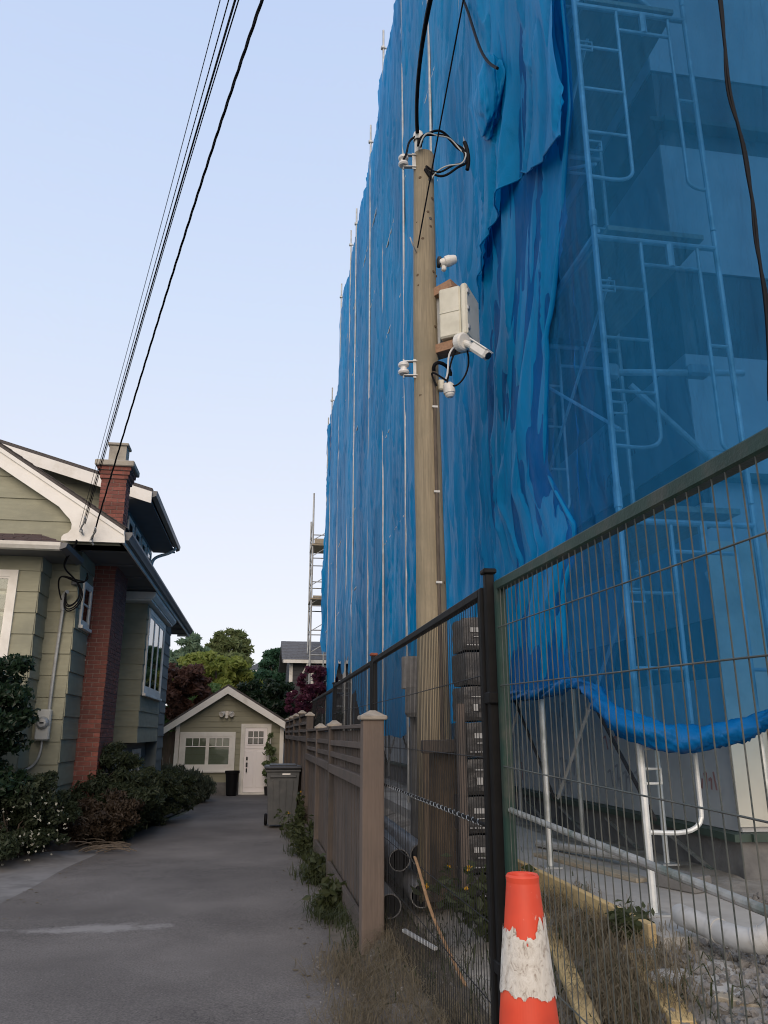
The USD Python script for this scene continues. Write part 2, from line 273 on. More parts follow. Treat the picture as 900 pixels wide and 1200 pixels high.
# asphalt with a worn pale scuff, cracks and speckle
simple('asphalt', {'g': ('geometry', {}), 'n1': ('noise_texture', {'scale': 0.55, 'detail': 7, 'roughness': 0.6}), 'r1': ('rgb_ramp', {'ramp': [(0.3, (0.095, 0.086, 0.080)), (0.5, (0.135, 0.124, 0.115)), (0.70, (0.190, 0.175, 0.162))]}),
    'n2': ('noise_texture', {'scale': 70, 'detail': 4, 'roughness': 0.7}), 'r2': ('rgb_ramp', {'ramp': [(0.3, (0.55, 0.55, 0.55)), (0.7, (1.45, 1.43, 1.4))]}), 'm1': ('mix_color', {'blend_type': 'multiply', 'fac': 1.0, 'use_clamp': False}),
    'mp': ('mapping', {'location': (1.31 * 1.15, -7.62 * 5.5, 0), 'scale': (1.15, 5.5, 0)}), 'len': ('vector_math', {'math_type': 'length'}), 'n3': ('noise_texture', {'scale': 4, 'detail': 6, 'roughness': 0.7}),
    'dd': ('math', {'math_type': 'multiply_add', 'value2': 2.6, 'value3': -1.3}), 'ad': ('math', {'math_type': 'add'}), 'mr': ('map_range', {'from_min': 0.95, 'from_max': 0.35, 'to_min': 0, 'to_max': 0.7, 'clamp': True}), 'm2': ('mix_color', {'b': (0.30, 0.285, 0.27)}),
    'v': ('voronoi_texture', {'scale': 22}), 'vr': ('map_range', {'from_min': 0.06, 'from_max': 0.10, 'to_min': 1, 'to_max': 0, 'clamp': True}), 'vw': ('white_noise_texture', {}), 'vg': ('math', {'math_type': 'greater_than', 'value2': 0.93}), 'vm': ('math', {'math_type': 'multiply'}), 'm3': ('mix_color', {'b': (0.33, 0.31, 0.28)}),
    'wn': ('noise_texture', {'scale': 1.4, 'detail': 8, 'roughness': 0.7}), 'wa': ('math', {'math_type': 'subtract', 'value2': 0.5}), 'wb': ('math', {'math_type': 'absolute'}), 'wr': ('map_range', {'from_min': 0.0, 'from_max': 0.009, 'to_min': 0.8, 'to_max': 0.0, 'clamp': True}), 'n5': ('noise_texture', {'scale': 0.35, 'detail': 2}), 'n5r': ('map_range', {'from_min': 0.5, 'from_max': 0.6, 'clamp': True}), 'wm': ('math', {'math_type': 'multiply'}), 'm4': ('mix_color', {'b': (0.03, 0.028, 0.027)}),
    'bn': ('noise_texture', {'scale': 240, 'detail': 4}), 'b': ('bump', {'strength': 0.5, 'distance': 0.006}), 'p': ('principled_bsdf', {'roughness': 0.82, 'specular_ior_level': 0.35})},
    [('g.position', 'n1.vector'), ('n1.fac', 'r1.fac'), ('g.position', 'n2.vector'), ('n2.fac', 'r2.fac'), ('r1.color', 'm1.a'), ('r2.color', 'm1.b'), ('g.position', 'mp.vector'), ('mp.vector', 'len.vector1'), ('g.position', 'n3.vector'), ('n3.fac', 'dd.value1'),
     ('len.value', 'ad.value1'), ('dd.value', 'ad.value2'), ('ad.value', 'mr.value'), ('mr.result', 'm2.fac'), ('m1.result', 'm2.a'), ('g.position', 'v.vector'), ('v.distance', 'vr.value'), ('v.position', 'vw.vector'), ('vw.value', 'vg.value1'), ('vg.value', 'vm.value1'), ('vr.result', 'vm.value2'), ('vm.value', 'm3.fac'), ('m2.result', 'm3.a'),
     ('g.position', 'wn.vector'), ('wn.fac', 'wa.value1'), ('wa.value', 'wb.value1'), ('wb.value', 'wr.value'), ('g.position', 'n5.vector'), ('n5.fac', 'n5r.value'), ('wr.result', 'wm.value1'), ('n5r.result', 'wm.value2'), ('wm.value', 'm4.fac'), ('m3.result', 'm4.a'), ('m4.result', 'p.base_color'),
     ('g.position', 'bn.vector'), ('bn.fac', 'b.height'), ('b.normal', 'p.normal')], 'p.BSDF')
def tarpmat(name, c0, c1, clear, transl, tint):
    """Woven plastic sheet: glossy blue skin that lets some light through; 'clear' is the share seen straight through the open weave."""
    N = {'g': ('geometry', {}), 'mp': ('mapping', {'scale': (1, 1, 0.35)}), 'n': ('noise_texture', {'scale': 0.75, 'detail': 5, 'roughness': 0.55}), 'r': ('rgb_ramp', {'ramp': [(0.3, c0), (0.7, c1)]}),
         'bn': ('noise_texture', {'scale': 9.0, 'detail': 7, 'roughness': 0.7, 'distortion': 0.6}), 'b': ('bump', {'strength': 0.45 if clear == 0 else 1.0, 'distance': 0.03}),
         'p': ('principled_bsdf', {'roughness': 0.40, 'specular_ior_level': 0.12}), 'mq': ('mapping', {'scale': (3.2, 3.2, 0.7), 'rotation': (0.25, 0, 0)}), 'sn': ('noise_texture', {'type': 'ridged_multifractal', 'scale': 0.6, 'detail': 5, 'roughness': 0.55, 'distortion': 0.7, 'gain': 1.5, 'offset': 0.9}), 'b2': ('bump', {'strength': 0.20 if clear == 0 else 0.7, 'distance': 0.045}), 't': ('translucent_bsdf', {}), 'm': ('mix_closure', {'fac': transl}), 'tr': ('transparent_bsdf', {'color': tint}), 'm2': ('mix_closure', {'fac': clear})}
    L = [('g.position', 'mp.vector'), ('mp.vector', 'n.vector'), ('n.fac', 'r.fac'), ('r.color', 'p.base_color'), ('r.color', 't.color'), ('mp.vector', 'bn.vector'), ('bn.fac', 'b.height'), ('g.position', 'mq.vector'), ('mq.vector', 'sn.vector'), ('sn.fac', 'b2.height'), ('b.normal', 'b2.normal'), ('b2.normal', 'p.normal'), ('p.BSDF', 'm.closure1'), ('t.BSDF', 'm.closure2'), ('m.closure', 'm2.closure1'), ('tr.BSDF', 'm2.closure2')]
    if clear > 0:
        N['cn'] = ('noise_texture', {'scale': 0.7, 'detail': 4}); N['cr'] = ('map_range', {'from_min': 0.3, 'from_max': 0.7, 'to_min': clear - 0.14, 'to_max': clear + 0.12, 'clamp': True})
        L += [('mp.vector', 'cn.vector'), ('cn.fac', 'cr.value'), ('cr.result', 'm2.fac')]
    simple(name, N, L, 'm2.closure')
tarpmat('tarp_blue', (0.001, 0.165, 0.385), (0.003, 0.320, 0.660), 0.0, 0.36, (0, 0, 0))
tarpmat('tarp_hem', (0.001, 0.075, 0.235), (0.002, 0.135, 0.385), 0.0, 0.22, (0, 0, 0))
tarpmat('tarp_thin', (0.003, 0.095, 0.215), (0.006, 0.140, 0.305), 0.47, 0.42, (0.38, 0.66, 0.92))
# traffic cone: sun-bleached orange plastic; its reflective collar is torn
simple('cone_orange', {'g': ('geometry', {}), 'n': ('noise_texture', {'scale': 7, 'detail': 6}), 'r': ('rgb_ramp', {'ramp': [(0.25, (0.50, 0.050, 0.022)), (0.5, (0.66, 0.065, 0.025)), (0.75, (0.74, 0.11, 0.05))]}), 'n2': ('noise_texture', {'scale': 22, 'detail': 7, 'roughness': 0.75}), 'mr': ('map_range', {'from_min': 0.64, 'from_max': 0.68, 'clamp': True}), 'm': ('mix_color', {'b': (0.62, 0.36, 0.30)}), 'p': ('principled_bsdf', {'roughness': 0.5})},
       [('g.position', 'n.vector'), ('n.fac', 'r.fac'), ('g.position', 'n2.vector'), ('n2.fac', 'mr.value'), ('mr.result', 'm.fac'), ('r.color', 'm.a'), ('m.result', 'p.base_color')], 'p.BSDF')
simple('cone_collar', {'g': ('geometry', {}), 'mp': ('mapping', {'scale': (1, 1, 0.55)}), 'n': ('noise_texture', {'scale': 55, 'detail': 6, 'roughness': 0.7, 'distortion': 0.8}), 'r': ('rgb_ramp', {'ramp': [(0.36, (0.30, 0.25, 0.20)), (0.46, (0.56, 0.52, 0.45)), (0.7, (0.68, 0.65, 0.58))]}), 'b': ('bump', {'strength': 0.7, 'distance': 0.006}), 'p': ('principled_bsdf', {'roughness': 0.6})},
       [('g.position', 'mp.vector'), ('mp.vector', 'n.vector'), ('n.fac', 'r.fac'), ('r.color', 'p.base_color'), ('n.fac', 'b.height'), ('b.normal', 'p.normal')], 'p.BSDF')
# ------------------------------------------------------------------ setting
def ground_patch(xs, ys, lift=0.0, bump=0.0, seed=0):
    X, Y = np.meshgrid(xs, ys, indexing='ij'); Z = ground(X, Y) + lift
    if bump: Z = Z + bump * (fbm(np.stack([X * 3, Y * 3, 0 * X], -1), 5, seed) - 0.5) * 2
    return MB().grid(np.stack([X, Y, Z], -1))
far = np.r_[-400, -150, -60, -30, -15]
obj('ground', ground_patch(np.r_[far, np.arange(-12, 14.1, 0.25), -far[::-1]], np.r_[-40, -10, np.arange(-6, 40, 0.5), 50, 70, 100, 200, 400], -0.03), 'far_ground', kind='structure', smooth=True)
ys = np.arange(-6, 24.9, 0.15)
def xleft(y): return -2.45 + 0.25 * sst(8.5, 13.5, y) + 0.75 * sst(13.5, 21, y) - 0.9 * sst(6, -4, y) + 0.03 * np.sin(y * 2.1)
def xright(y): return 0.70 - 0.05 * np.sin(y * 1.3) - 0.03 * np.sin(y * 3.7) + 0.18 * sst(6.0, 4.6, y)
def strip(x0, x1, ys, n, lift, bump=0, seed=0):
    Y = np.repeat(ys[:, None], n, 1); t = np.linspace(0, 1, n)[None]; X = x0(ys)[:, None] * (1 - t) + x1(ys)[:, None] * t
    Z = ground(X, Y) + lift
    if bump: Z = Z + bump * (fbm(np.stack([X * 4, Y * 4, 0 * X], -1), 5, seed) - 0.5) * 2
    P = np.stack([X, Y, Z], -1); return MB().grid(P.transpose(1, 0, 2))
obj('driveway', strip(xleft, xright, ys, 24, 0.004), 'asphalt', kind='structure', smooth=True)
obj('path', strip(lambda y: -5.5 + 0 * y, lambda y: xleft(y) + 0.0, np.arange(-6, 13.4, 0.15), 14, -0.004), 'path_concrete', kind='structure', smooth=True)
# raised soil of the planting bed along the house
def bed_edge(y): return -2.55 - 1.3 * sst(12.9, 10.6, y) + 0.62 * sst(13.2, 17.5, y) + 0.35 * sst(17, 21, y)
yb = np.arange(10.8, 24.4, 0.15); n = 16
Y = np.repeat(yb[:, None], n, 1); t = np.linspace(0, 1, n)[None]
X = (bed_edge(yb)[:, None]) * t + (-6.0) * (1 - t)
Z = ground(X, Y) + 0.002 + 0.16 * sst(1.0, 0.90, t) * sst(10.8, 11.6, Y) + 0.05 * (fbm(np.stack([X * 5, Y * 5, 0 * X], -1), 4, 3) - 0.4) * sst(1, 0.95, t)
obj('planting_bed', MB().grid(np.stack([X, Y, Z], -1).transpose(1, 0, 2)), 'soil', kind='structure', smooth=True)
obj('verge', strip(xright, lambda y: 0 * y + 1.25, np.arange(-6, 24, 0.1), 12, 0.006, 0.025, 5), 'verge_soil', kind='structure', smooth=True)
obj('site_ground', strip(lambda y: 0 * y + 1.25, lambda y: 0 * y + 9.0, np.arange(-3, 32, 0.12), 60, 0.004, 0.035, 6), 'site_dirt', kind='structure', smooth=True)
obj('walkway', MB().box((2.12, 4.15, 0.40), (3.0, 30, 0.585)), 'slab', kind='structure')

# ------------------------------------------------------------------ building pieces
def siding(parent, a, b, z0, z1, exp, mname, clip=None, name='siding_course', thick=0.024):
    a = np.asarray(a, float); b = np.asarray(b, float); L = np.linalg.norm(b - a); d = (b - a) / L; nrm = np.array([d[1], -d[0]])
    z = z0; k = 0; n = max(1, round((z1 - z0) / exp)); exp = (z1 - z0) / n
    for k in range(n):
        zb = z0 + k * exp - 0.008; zt = z0 + (k + 1) * exp
        (l0, r0), (l1, r1) = (clip(zb), clip(zt)) if clip else ((0, L), (0, L))
        l0, l1, r0, r1 = max(l0, 0), max(l1, 0), min(r0, L), min(r1, L)
        if r0 - l0 < 0.05: continue
        if r1 - l1 < 0.02: r1 = l1 = (r1 + l1) / 2; r1 += 0.01
        tb = thick * rng.uniform(0.9, 1.15); P = []
        for (zz, ll, rr, t) in ((zb, l0, r0, tb), (zt, l1, r1, 0.006)):
            for (u, o) in ((ll, t), (rr, t), (rr, -0.01), (ll, -0.01)):
                q = a + d * u + nrm * o; P.append((q[0], q[1], zz))
        obj(name, MB().hexa(P), mname, parent)
def lap_window(parent, a, d, u0, u1, z0, z1, cols, casing=0.10, mat_f='white_trim', proud=0.05, rows=None, back='room_dark', label=None, sill=True, mid=0.05, back_depth=0.02):
    """A framed window standing proud of the siding. a + d*u runs along the wall; the outside is to the right of d. cols = number of lights; rows = list of (column, fractions up) for glazing bars."""
    a = np.asarray(a, float); d = np.asarray(d, float); nrm = np.array([d[1], -d[0]])
    def blk(mb, ua, ub, za, zb, o0, o1):
        P = []
        for zz in (za, zb):
            for (u, o) in ((ua, o1), (ub, o1), (ub, o0), (ua, o0)):
                q = a + d * u + nrm * o; P.append((q[0], q[1], zz))
        mb.hexa(P)
    fm = MB(); p = proud
    blk(fm, u0 - casing, u0, z0 - casing, z1 + casing, -0.01, p); blk(fm, u1, u1 + casing, z0 - casing, z1 + casing, -0.01, p)
    blk(fm, u0, u1, z1, z1 + casing, -0.01, p - 0.002); blk(fm, u0, u1, z0 - casing, z0, -0.01, p - 0.002)
    if sill: blk(fm, u0 - casing - 0.03, u1 + casing + 0.03, z0 - casing - 0.05, z0 - casing, -0.01, p + 0.04)
    w = obj('window', fm, mat_f, parent, label=label)
    step = (u1 - u0) / cols
    bm = MB(); blk(bm, u0, u1, z0, z1, -0.012, 0.0 + 0.024 - back_depth + 0.004)
    obj('backing', bm, back if isinstance(back, str) else back[0], w)
    for c in range(cols):
        ua = u0 + c * step; ub = ua + step
        sm = MB(); e = mid / 2
        blk(sm, ua, ua + e, z0, z1, 0, p - 0.012); blk(sm, ub - e, ub, z0, z1, 0, p - 0.012); blk(sm, ua + e, ub - e, z0, z0 + e, 0, p - 0.013); blk(sm, ua + e, ub - e, z1 - e, z1, 0, p - 0.013)
        obj('sash', sm, mat_f, w)
        g = MB(); blk(g, ua + e, ub - e, z0 + e, z1 - e, p - 0.026, p - 0.022); obj('pane', g, 'glass', w)
        for (fr, nv) in (rows or []):
            zz = z0 + (z1 - z0) * fr; mm = MB(); blk(mm, ua + e, ub - e, zz - 0.014, zz + 0.014, p - 0.03, p - 0.012); obj('glazing_bar', mm, mat_f, w)
            for k in range(1, nv + 1):
                uu = ua + e + (step - 2 * e) * k / (nv + 1); mm = MB(); blk(mm, uu - 0.012, uu + 0.012, zz + 0.014, z1 - e, p - 0.03, p - 0.014); obj('glazing_bar', mm, mat_f, w)
    return w
def bricks(parent, lo, hi, faces, limit, cz=0.075, bl=0.215, seed=0, inset=0.010):
    """Mortar core plus every brick on the named faces ('front' = -y, 'right' = +x, 'left', 'back'); the first 'limit' bricks are parts of their own, the rest one part."""
    r = np.random.default_rng(seed); core = obj('mortar_core', MB().box(np.array(lo) + (inset, inset, 0), np.array(hi) - (inset, inset, 0)), 'mortar', parent)
    nz = int(round((hi[2] - lo[2]) / cz)); cz = (hi[2] - lo[2]) / nz; B = []
    for k in range(nz):
        z0 = lo[2] + k * cz + 0.005; z1 = z0 + cz - 0.010
        for fc in faces:
            ax = 0 if fc in ('front', 'back') else 1; w0, w1 = lo[ax], hi[ax]; off = (k % 2) * bl / 2; u = w0 - off
            while u < w1 - 0.03:
                ua, ub = max(u, w0) + (0.004 if u > w0 else 0), min(u + bl, w1) - 0.006
                if ub - ua > 0.04:
                    j = r.uniform(-0.003, 0.003); q0 = [0, 0, z0]; q1 = [0, 0, z1]; q0[ax], q1[ax] = ua, ub; o = 1 - ax
                    if fc == 'front': q0[o], q1[o] = lo[1] + j, lo[1] + 0.09
                    elif fc == 'back': q0[o], q1[o] = hi[1] - 0.09, hi[1] + j
                    elif fc == 'right': q0[o], q1[o] = hi[0] - 0.085, hi[0] + j - 0.002
                    else: q0[o], q1[o] = lo[0] + j, lo[0] + 0.085
                    if fc in ('right', 'left'): q0[1] = max(q0[1], lo[1] + 0.006)
                    B.append((fc, MB().box(q0, q1)))
                u += bl
    B.sort(key=lambda b: b[0] not in ('front', 'right'))
    rest = MB()
    for k, (fc, m) in enumerate(B):
        if k < limit: obj('brick', m, 'brick', parent)
        else: rest.add(*m.mesh())
    if rest.n: obj('brickwork', rest, 'brick', parent, kind='stuff')

# ------------------------------------------------------------------ sage green house on the left
WX, WY0, WY1, EAVE = -3.0, 13.0, 23.6, 4.62
H = thing('shingled_house', (-6.0, 18.0, 0.1), 'sage green shingled house with white gable boards and brick chimney beside the driveway', 'house')
core = MB().box((-10, WY0 + 0.015, 0), (WX - 0.012, WY1, EAVE + 0.1)).box((-10, 12.445, 0.0), (-3.455, WY0 + 0.05, 4.4))
core.prism([(-10, EAVE), (WX - 0.02, EAVE), (-6.6, EAVE + 0.64 * 3.6), (-10, EAVE + 0.1)], 'y', WY0 + 0.06, WY1)
obj('wall', core, 'sage_siding', H)
gable = lambda z: (0, 7.0 - max(0, (z - EAVE + 0.15) / 0.64))
siding(H, (-10, WY0), (WX, WY0), 0.15, 4.50, 0.335, 'sage_siding')
obj('gable_wall', MB().prism([(-10, 4.50), (-2.24, 4.50), (-2.24, 4.60), (-6.6, 7.38), (-10, 5.2)], 'y', 12.345, 13.05), 'sage_siding', H)
siding(H, (-10, 12.33), (-2.26, 12.33), 4.46, 7.3, 0.335, 'sage_siding', clip=lambda z: (0, 7.74 - max(0, (z - 4.60) / 0.64)))
siding(H, (WX, WY0), (WX, WY1), 0.15, EAVE, 0.335, 'sage_siding')
siding(H, (-10, 12.43), (-3.44, 12.43), 0.15, 4.36, 0.335, 'sage_siding')
siding(H, (-3.44, 12.43), (-3.44, 13.0), 0.15, 4.36, 0.335, 'sage_siding')
# porch-side window
lap_window(H, (-3.44, 12.43), (1, 0), -1.55, -0.42, 2.25, 3.92, 1, 0.11, back='curtain', rows=[(0.36, 2)], back_depth=0.018)
# main roof with its wide eaves
RX = -2.2; slope = 0.64; t = 0.07
def rz_at(x): return 4.66 + slope * (RX - x)
rf = MB(); ridge = -6.6
rf.prism([(RX, rz_at(RX)), (RX, rz_at(RX) + t), (ridge, rz_at(ridge) + t), (ridge, rz_at(ridge))], 'y', 12.22, 24.25)
rf.prism([(ridge, rz_at(ridge)), (ridge, rz_at(ridge) + t), (-11, rz_at(ridge) - 2.8 + t), (-11, rz_at(ridge) - 2.8)], 'y', 12.22, 24.25)
roof = obj('roof', rf, 'roof_shingle', H)
sh = MB()
for k in range(26):
    x0 = RX + 0.03 - k * 0.17; x1 = x0 - 0.19; y = 12.20
    while y < 24.26:
        w = rng.uniform(0.25, 0.36); y1 = min(y + w - 0.006, 24.27); z0, z1 = rz_at(x0) + t, rz_at(x1) + t
        sh.hexa([(x1, y, z1), (x0, y, z0 + 0.003), (x0, y1, z0 + 0.003), (x1, y1, z1), (x1, y, z1 + 0.008), (x0, y, z0 + 0.02), (x0, y1, z0 + 0.02), (x1, y1, z1 + 0.008)]); y += w
obj('shingles', sh, 'roof_shingle', roof, kind='stuff')
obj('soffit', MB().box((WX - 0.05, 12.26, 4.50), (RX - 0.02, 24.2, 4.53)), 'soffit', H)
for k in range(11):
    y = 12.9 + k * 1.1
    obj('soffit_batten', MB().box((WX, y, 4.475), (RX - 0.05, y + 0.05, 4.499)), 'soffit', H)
# white gable board with the shaped end
zb = lambda x: rz_at(x) - 0.30
prof = [(-6.6, rz_at(-6.6) - 0.01), (RX, rz_at(RX) - 0.01), (RX + 0.02, 4.47), (-3.13, 4.47), (-3.13, 4.53), (-3.10, 4.57), (-3.04, 4.60), (-3.00, 4.66), (-3.00, 4.74), (-3.04, 4.82), (-3.12, 4.90), (-3.22, zb(-3.22)), (-6.6, zb(-6.6))]
obj('gable_board', MB().prism(prof, 'y', 12.17, 12.215), 'white_trim', H)
obj('gable_trim', MB().prism([(-6.6, rz_at(-6.6) + 0.0), (RX, rz_at(RX) + 0.0), (RX, rz_at(RX) - 0.07), (-6.6, rz_at(-6.6) - 0.07)], 'y', 12.145, 12.168), 'white_trim', H)
# gutter along the main eave, with white end block
gp = [(RX, 4.66), (RX + 0.11, 4.66), (RX + 0.11, 4.62), (RX + 0.08, 4.57), (RX + 0.06, 4.53), (RX, 4.53)]
obj('gutter', MB().prism(gp, 'y', 12.25, 24.3), 'dark_gutter', H)
obj('gutter_end', MB().prism(gp, 'y', 24.301, 24.33).box((RX - 0.35, 24.26, 4.45), (RX + 0.02, 24.295, 4.62)), 'white_trim', H)
obj('fascia', MB().box((RX - 0.03, 12.25, 4.47), (RX - 0.002, 24.25, 4.66)), 'white_trim', H)
# upper shed dormer behind the chimney
DX, DZ = -2.55, 6.78
dw = MB().box((-8, 17.5, 4.9), (-3.2, 22.0, 7.0)); dw.prism([(-8, 7.0), (-3.2, 7.0), (-8, 8.3)], 'y', 17.5, 22.0)
dorm = obj('dormer', dw, 'sage_siding', H)
siding(H, (-8, 17.48), (-3.2, 17.48), 5.0, 8.1, 0.335, 'sage_siding', clip=lambda z: (0, 4.8 - max(0, (z - 6.9) / 0.29)))
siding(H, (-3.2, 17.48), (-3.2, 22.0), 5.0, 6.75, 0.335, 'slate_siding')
dzz = lambda x: DZ + 0.29 * (DX - x)
obj('dormer_roof', MB().prism([(DX, dzz(DX)), (DX, dzz(DX) + 0.09), (-8.5, dzz(-8.5) + 0.09), (-8.5, dzz(-8.5))], 'y', 16.95, 22.4), 'roof_shingle', H)
obj('dormer_gable_board', MB().prism([(DX, dzz(DX) - 0.005), (-8.5, dzz(-8.5) - 0.005), (-8.5, dzz(-8.5) - 0.27), (DX, dzz(DX) - 0.27)], 'y', 16.90, 16.945), 'white_trim', H)
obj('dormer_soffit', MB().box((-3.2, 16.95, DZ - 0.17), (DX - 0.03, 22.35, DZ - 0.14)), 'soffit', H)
obj('dormer_gutter', MB().prism([(DX, DZ + 0.03), (DX + 0.11, DZ + 0.03), (DX + 0.09, DZ - 0.08), (DX, DZ - 0.12)], 'y', 16.96, 22.4), 'dark_gutter', H)
obj('dormer_downspout', MB().tube(spline([(DX + 0.03, 21.9, DZ - 0.10), (DX - 0.1, 21.9, DZ - 0.25), (-3.08, 21.9, DZ - 0.45), (-3.12, 21.9, DZ - 0.9), (-3.12, 21.9, 5.2)], 24), 0.045), 'white_trim', H)
for k in range(4):
    lap_window(H, (-3.2, 17.48), (0, 1), 0.5 + k * 1.05, 1.15 + k * 1.05, 5.75, 6.40, 1, 0.07, back='room_dark', sill=False)
# chimney: shoulderless stack through the eave, with corbel, cap and flue
ch = obj('chimney', MB().box((-3.0, 14.30, 0.1), (-2.70, 15.2, 4.5)), 'mortar', H)
bricks(ch, (-3.05, 14.07, 0.1), (-2.62, 15.35, 4.56), ('front', 'right'), 200, seed=3)
bricks(ch, (-3.04, 14.07, 4.57), (-2.59, 14.52, 6.12), ('front', 'right', 'left', 'back'), 95, seed=4)
for k in range(3):
    e = 0.025 * (k + 1)
    bricks(ch, (-3.04 - e, 14.07 - e, 6.121 + k * 0.075), (-2.59 + e, 14.52 + e, 6.121 + (k + 1) * 0.075 - 0.001), ('front', 'right', 'left', 'back'), 6, seed=8 + k)
obj('chimney_cap', MB().cbox((-2.815, 14.295, 6.40), (0.70, 0.70, 0.11), bev=0.015), 'cap_stone', ch)
fl = MB().box((-2.97, 14.14, 6.455), (-2.66, 14.45, 6.80)); obj('flue', fl, 'cap_stone', ch)
obj('flue_cap', MB().cbox((-2.815, 14.295, 6.83), (0.38, 0.38, 0.05), bev=0.01), 'cap_stone', ch)
# ragged mortar smear where the brick meets the siding
sm = MB()
for k in range(70):
    z = 0.4 + k * 0.06 + rng.uniform(-0.02, 0.02); s = rng.uniform(0.02, 0.05)
    v, f = rounded((s, 0.03, rng.uniform(0.04, 0.09)), 0.012); sm.add(v + (-3.03 + rng.uniform(-0.02, 0.03), 14.058, z), f)
obj('mortar_smear', sm, 'paper_white', ch, kind='stuff')
# bay with three tall windows, cornice, and blue-grey wall beyond
BX = -2.45
obj('bay', MB().box((WX - 0.02, 17.015, 1.45), (BX - 0.012, 20.29, 4.3)), 'sage_siding', H)
siding(H, (WX, 17.0), (BX, 17.0), 1.43, 4.28, 0.335, 'sage_siding'); siding(H, (BX, 17.0), (BX, 20.3), 1.43, 4.28, 0.335, 'sage_siding')
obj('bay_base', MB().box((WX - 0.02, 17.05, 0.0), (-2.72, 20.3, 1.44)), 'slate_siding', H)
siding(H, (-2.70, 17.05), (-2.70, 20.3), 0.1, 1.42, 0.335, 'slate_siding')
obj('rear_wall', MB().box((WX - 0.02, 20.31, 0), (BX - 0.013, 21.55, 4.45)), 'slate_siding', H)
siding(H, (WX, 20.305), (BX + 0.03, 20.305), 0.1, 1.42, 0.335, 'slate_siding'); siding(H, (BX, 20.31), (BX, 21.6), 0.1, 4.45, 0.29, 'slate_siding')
lap_window(H, (BX, 17.0), (0, 1), 0.28, 2.95, 2.52, 4.12, 3, 0.10, back='dark_blind', mid=0.13)
lap_window(H, (-2.70, 17.05), (0, 1), 1.2, 2.2, 0.55, 1.2, 1, 0.07, back='room_dark', sill=False)
obj('cornice', MB().box((WX, 16.62, 4.29), (-2.32, 20.8, 4.33)).prism([(WX, 4.331), (-2.30, 4.331), (-2.24, 4.40), (-2.24, 4.47), (WX, 4.47)], 'y', 16.58, 20.85), 'white_trim', H)
# small side window, meter, conduit and cable loop
lap_window(H, (WX, WY0), (0, 1), 0.36, 0.86, 3.40, 3.98, 1, 0.08, back='dark_blind', rows=[(0.5, 0)])
em = obj('electric_meter', MB().cbox((-3.25, 12.90, 1.73), (0.21, 0.11, 0.46), bev=0.02), 'meter_grey', H)
obj('meter_dial', MB().lathe([(0.0, 0.07), (0.06, 0.065), (0.085, 0.04), (0.095, 0.0), (0.11, -0.01)], (-3.25, 12.845, 1.76), 24, rx(math.pi / 2)), 'galv', em)
obj('dial_face', MB().cbox((-3.25, 12.772, 1.76), (0.06, 0.004, 0.022)), 'black_plastic', em)
obj('conduit', MB().tube(spline([(-3.20, 12.93, 1.96), (-3.195, 12.93, 2.6), (-3.18, 12.93, 3.2), (-3.17, 12.93, 3.52)], 20), 0.027).tube(spline([(-3.26, 12.95, 1.5), (-3.27, 12.95, 1.3), (-3.36, 12.93, 1.12), (-3.44, 12.9, 1.08)], 16), 0.02), 'galv', H)
loop = [(-3.17, 12.92, 3.50), (-3.20, 12.86, 3.66), (-3.19, 12.82, 3.82), (-3.12, 12.84, 3.92), (-3.05, 12.86, 3.86)]
obj('weatherhead', MB().tube(spline([(-3.17, 12.92, 3.5), (-3.185, 12.90, 3.62), (-3.16, 12.86, 3.74), (-3.10, 12.80, 3.78)], 14), [0.032] * 14), 'galv', H)
for j in range(4):
    o = rng.uniform(-0.02, 0.02, 3)
    obj('service_cable', MB().tube(spline(np.array([(-3.13, 12.80, 3.77), (-3.02, 12.77, 3.58 - 0.03 * j), (-2.94 + 0.02 * j, 12.8, 3.70), (-3.0, 12.7, 3.98), (-3.12, 12.5, 4.12), (-3.02, 12.3, 4.30), (-2.9, 12.14, 4.48)]) + o, 40), 0.011, 6), 'black_rubber', H)
for j in range(2):
    obj('service_cable', MB().tube(spline([(-3.19, 12.86, 3.66), (-3.24, 12.80, 3.85), (-3.2, 12.7, 4.0), (-3.0 + 0.1 * j, 12.75, 3.95), (-2.85, 12.9, 4.05 + 0.06 * j)], 30), 0.012, 6), 'black_rubber', H)
obj('eave_light', MB().lathe([(0, 0.05), (0.05, 0.04), (0.055, -0.03), (0.0, -0.05)], (-3.03, 12.9, 3.95), 14), 'soffit', H)
# low hipped roof over the front projection
hv = [(-9, 11.93, 4.36), (-3.05, 11.93, 4.36), (-3.05, 13.0, 4.36), (-9, 13.0, 4.36), (-9, 13.0, 4.90), (-4.15, 13.0, 4.90)]
hip = obj('front_roof', MB().add(hv, [[0,1,5],[0,5,4],[1,2,5],[0,3,2],[0,2,1],[2,3,5],[3,4,5],[0,4,3]]), 'brown_shingle', H)
sh = MB()
for k in range(8):
    f0, f1 = k / 8, (k + 1.15) / 8; y0, y1 = 11.91 + 1.07 * f0, 11.91 + 1.07 * f1; z0, z1 = 4.362 + 0.54 * f0, 4.362 + 0.54 * f1; xe = -3.03 - 1.1 * f0; x = -8.9
    while x < xe - 0.02:
        w = rng.uniform(0.14, 0.30); x1 = min(x + w - 0.006, xe); e = rng.uniform(0.012, 0.03)
        sh.hexa([(x, y0, z0 + 0.004), (x1, y0, z0 + 0.004), (min(x1, xe - 0.14), y1, z1), (x, y1, z1), (x, y0, z0 + e), (x1, y0, z0 + e), (min(x1, xe - 0.14), y1, z1 + 0.006), (x, y1, z1 + 0.006)]); x += w
obj('shingles', sh, 'brown_shingle', hip, kind='stuff')
obj('front_gutter', MB().prism([(11.93, 4.36), (11.81, 4.36), (11.82, 4.31), (11.86, 4.26), (11.93, 4.25)], 'x', -9, -3.04), 'white_trim', H)
